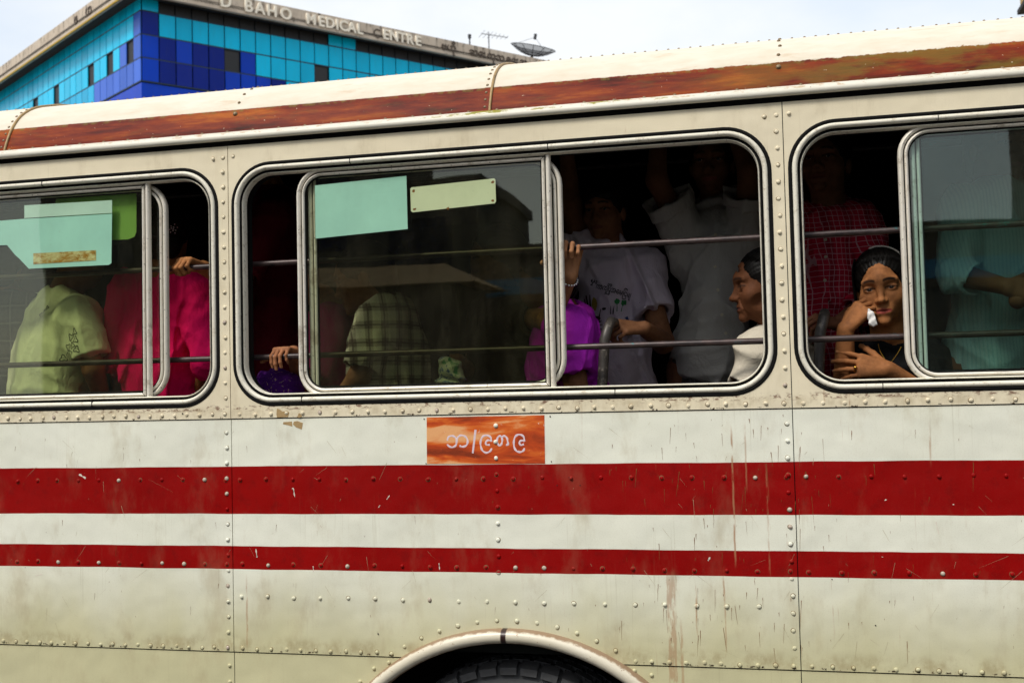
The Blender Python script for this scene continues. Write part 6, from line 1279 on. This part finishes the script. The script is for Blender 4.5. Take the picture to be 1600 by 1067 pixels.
# pale blue shirt behind the right pane
person('standing passenger in a pale blue striped shirt with forearms crossed behind glass', (0.66, 0.78, FLOOR_Z), (0.6571, 0.5800, 2.4614), 1.02, (0.5, -0.9, 0), neck=(0.6494, 0.6000, 2.3264), sh=((0.7416, 0.5800, 2.2666), (0.5496, 0.5200, 2.2589)), hip=(0.6009, 0.5800, 1.7978), arms=[(1, (0.4995, 0.4000, 2.0526), (0.6182, 0.2800, 1.9982), 1.45, .056), (0, (0.7543, 0.5000, 2.0463), (0.6476, 0.2800, 1.9559), 1.5, .056)], tone=(0.15, 0.06, 0.03), hair=dict(nape=1), shirt=0.022, shirt_mat=BLUESTR, lower_mat=GREYLONG, fold=0.0055, detail=True,
       hands=[dict(wrist=(0.6182, 0.2800, 1.9982), d=(1, -0.1, -0.25), n=(0, 1, -0.3), side=1, curls=[(25, 30, 15)] * 4, fore=(0.4995, 0.4000, 2.0526))])

# ------------------------------------------------------------------ sheets and plates behind the glass
def sheet_mat(name, col, rust=0.0, rs=30.0):
    t = NT(name); p = t.pos(); n = t.noise(p, 9, 5, 0.6); c = t.mix(n, tuple(a * 0.80 for a in col), tuple(min(1, a * 1.10) for a in col)); m_ = t.step(t.noise(p, 120, 3, 0.7), 0.70, 0.73); c = t.mix(t.math('MULTIPLY', m_, 0.5), c, (0.3, 0.25, 0.12))
    if rust: r = t.step(t.noise(t.scale(p, (0.5, 1, 1)), rs, 6, 0.7), 0.36, 0.62); c = t.mix(r, c, (0.42, 0.20, 0.02)); c = t.mix(t.step(t.noise(p, rs * 2, 5, 0.7), 0.60, 0.66), c, (0.16, 0.05, 0.01))
    t.bsdf(c, 0.5, 0, None, 0.3); return t.done()
def sheet(name, pts, y, th, mat, label, cat, parent=None):
    """pts: points on the pane, in order"""
    l = [(p_[0], p_[2]) for p_ in pts]; kw = {} if parent is not None else dict(loc=(sum(a for a, b in l) / len(l), y, min(b for a, b in l)), label=label, cat=cat); return plate(name, l, [], y, th, mat, parent, **kw)
sheet('paper_sign', [(-1.4214, 0.0270, 2.2167), (-1.1194, 0.0270, 2.2298), (-1.1203, 0.0270, 2.3933), (-1.4209, 0.0270, 2.3832)], 0.027, 0.0008, sheet_mat('mint_sheet', (0.54, 0.93, 0.97)), 'blank mint green sheet stuck inside the window beside a narrow plate', 'sign')
tp_ = sheet('metal_plate', [(-1.1020, 0.0270, 2.2799), (-0.8436, 0.0270, 2.2915), (-0.8395, 0.0270, 2.2971), (-0.8400, 0.0270, 2.3629), (-0.8439, 0.0270, 2.3670), (-1.1045, 0.0270, 2.3567), (-1.1087, 0.0270, 2.3531), (-1.1080, 0.0270, 2.2842)], 0.027, 0.0012, sheet_mat('yellow_green_plate', (0.88, 0.94, 0.74)), 'narrow yellow green plate with rusty corner screws beside the mint sheet', 'plate')
RUSTM = simple('rust_spot', (0.26, 0.09, 0.012), 0.8, 0, 0.5, 120)
for p_ in ((-1.0986, 0.0270, 2.3445), (-0.8481, 0.0270, 2.3556), (-0.8494, 0.0270, 2.2996), (-0.9899, 0.0270, 2.2849), (-1.0956, 0.0270, 2.2893)):
    bm = bmesh.new(); bm.faces.new([bm.verts.new(v_) for v_ in blob((p_[0], 0.0268, p_[2]), .0048, .0042, 10, .4)]); mesh_obj('rust_spot', bm_mesh(bm, 'rust_spot'), RUSTM, tp_)
cy = sheet('cut_sheet', [(-2.7030, 0.0280, 2.2578), (-2.5266, 0.0280, 2.2550), (-2.4948, 0.0280, 2.2191), (-2.4802, 0.0280, 2.2076), (-2.4438, 0.0280, 2.1717), (-2.1454, 0.0280, 2.1700), (-2.1360, 0.0280, 2.1758), (-2.1324, 0.0280, 2.3371), (-2.4601, 0.0280, 2.3393), (-2.7029, 0.0280, 2.3360)], 0.028, 0.0008, sheet_mat('cyan_sheet', (0.52, 0.92, 0.97)), 'large pale cyan sheet with a ragged cut corner and a rusty label', 'sign')
sheet('card_strip', [(-2.4588, 0.0262, 2.3411), (-2.1312, 0.0262, 2.3389), (-2.1309, 0.0262, 2.3809), (-2.4586, 0.0262, 2.3840)], 0.0262, 0.0008, sheet_mat('pale_cyan_strip', (0.68, 0.94, 0.96)), 'pale cyan strip along the top of the cut cyan sheet', 'sign')
sheet('label_patch', [(-2.4261, 0.0272, 2.1857), (-2.1918, 0.0272, 2.1868), (-2.1916, 0.0272, 2.2204), (-2.4260, 0.0272, 2.2219)], 0.0272, 0.0005, sheet_mat('rusty_label', (0.78, 0.74, 0.42), 1.0, 60.0), '', '', cy)
sheet('green_board', [(-2.3587, 0.0520, 2.2576), (-2.0897, 0.0520, 2.2538), (-2.0663, 0.0520, 2.2610), (-2.0591, 0.0520, 2.2774), (-2.0579, 0.0520, 2.4121), (-2.3579, 0.0520, 2.4119)], 0.052, 0.002, sheet_mat('green_board_paint', (0.40, 0.70, 0.20)), 'yellow green board hanging behind the cut cyan sheet', 'board')

# embroidery on the pale yellow blouse
def loops(cs, rad, mat, shirt, parent):
    for c_ in cs:
        bm = bmesh.new(); n = 14; o_, i_ = [], []
        for k in range(n):
            a = 6.28318 * k / n; q = rad * (1 + 0.35 * math.sin(3 * a + c_[0] * 90)); o_.append(bm.verts.new((c_[0] + q * math.cos(a), c_[1], c_[2] + q * math.sin(a)))); i_.append(bm.verts.new((c_[0] + (q - 0.0032) * math.cos(a), c_[1], c_[2] + (q - 0.0032) * math.sin(a))))
        for k in range(n): bm.faces.new((o_[k], o_[(k + 1) % n], i_[(k + 1) % n], i_[k]))
        me = bm_mesh(bm, 'embroidery', 180); lay_on(me, shirt, 0.002); mesh_obj('embroidery', me, mat, parent)
loops([(-2.3621, 0.2000, 1.9464), (-2.3373, 0.2000, 1.9367), (-2.3524, 0.2000, 1.9174), (-2.3773, 0.2000, 1.9138), (-2.3326, 0.2000, 1.9036), (-2.3625, 0.2000, 1.8913), (-2.3874, 0.2000, 1.8855), (-2.3421, 0.2000, 1.9633), (-2.4124, 0.2000, 1.8774)], 0.011, INK, shB, eB)
loops([(-2.5275, 0.2000, 2.0321), (-2.5097, 0.2000, 2.0448), (-2.4944, 0.2000, 2.0554)], 0.007, INK, shB, eB)
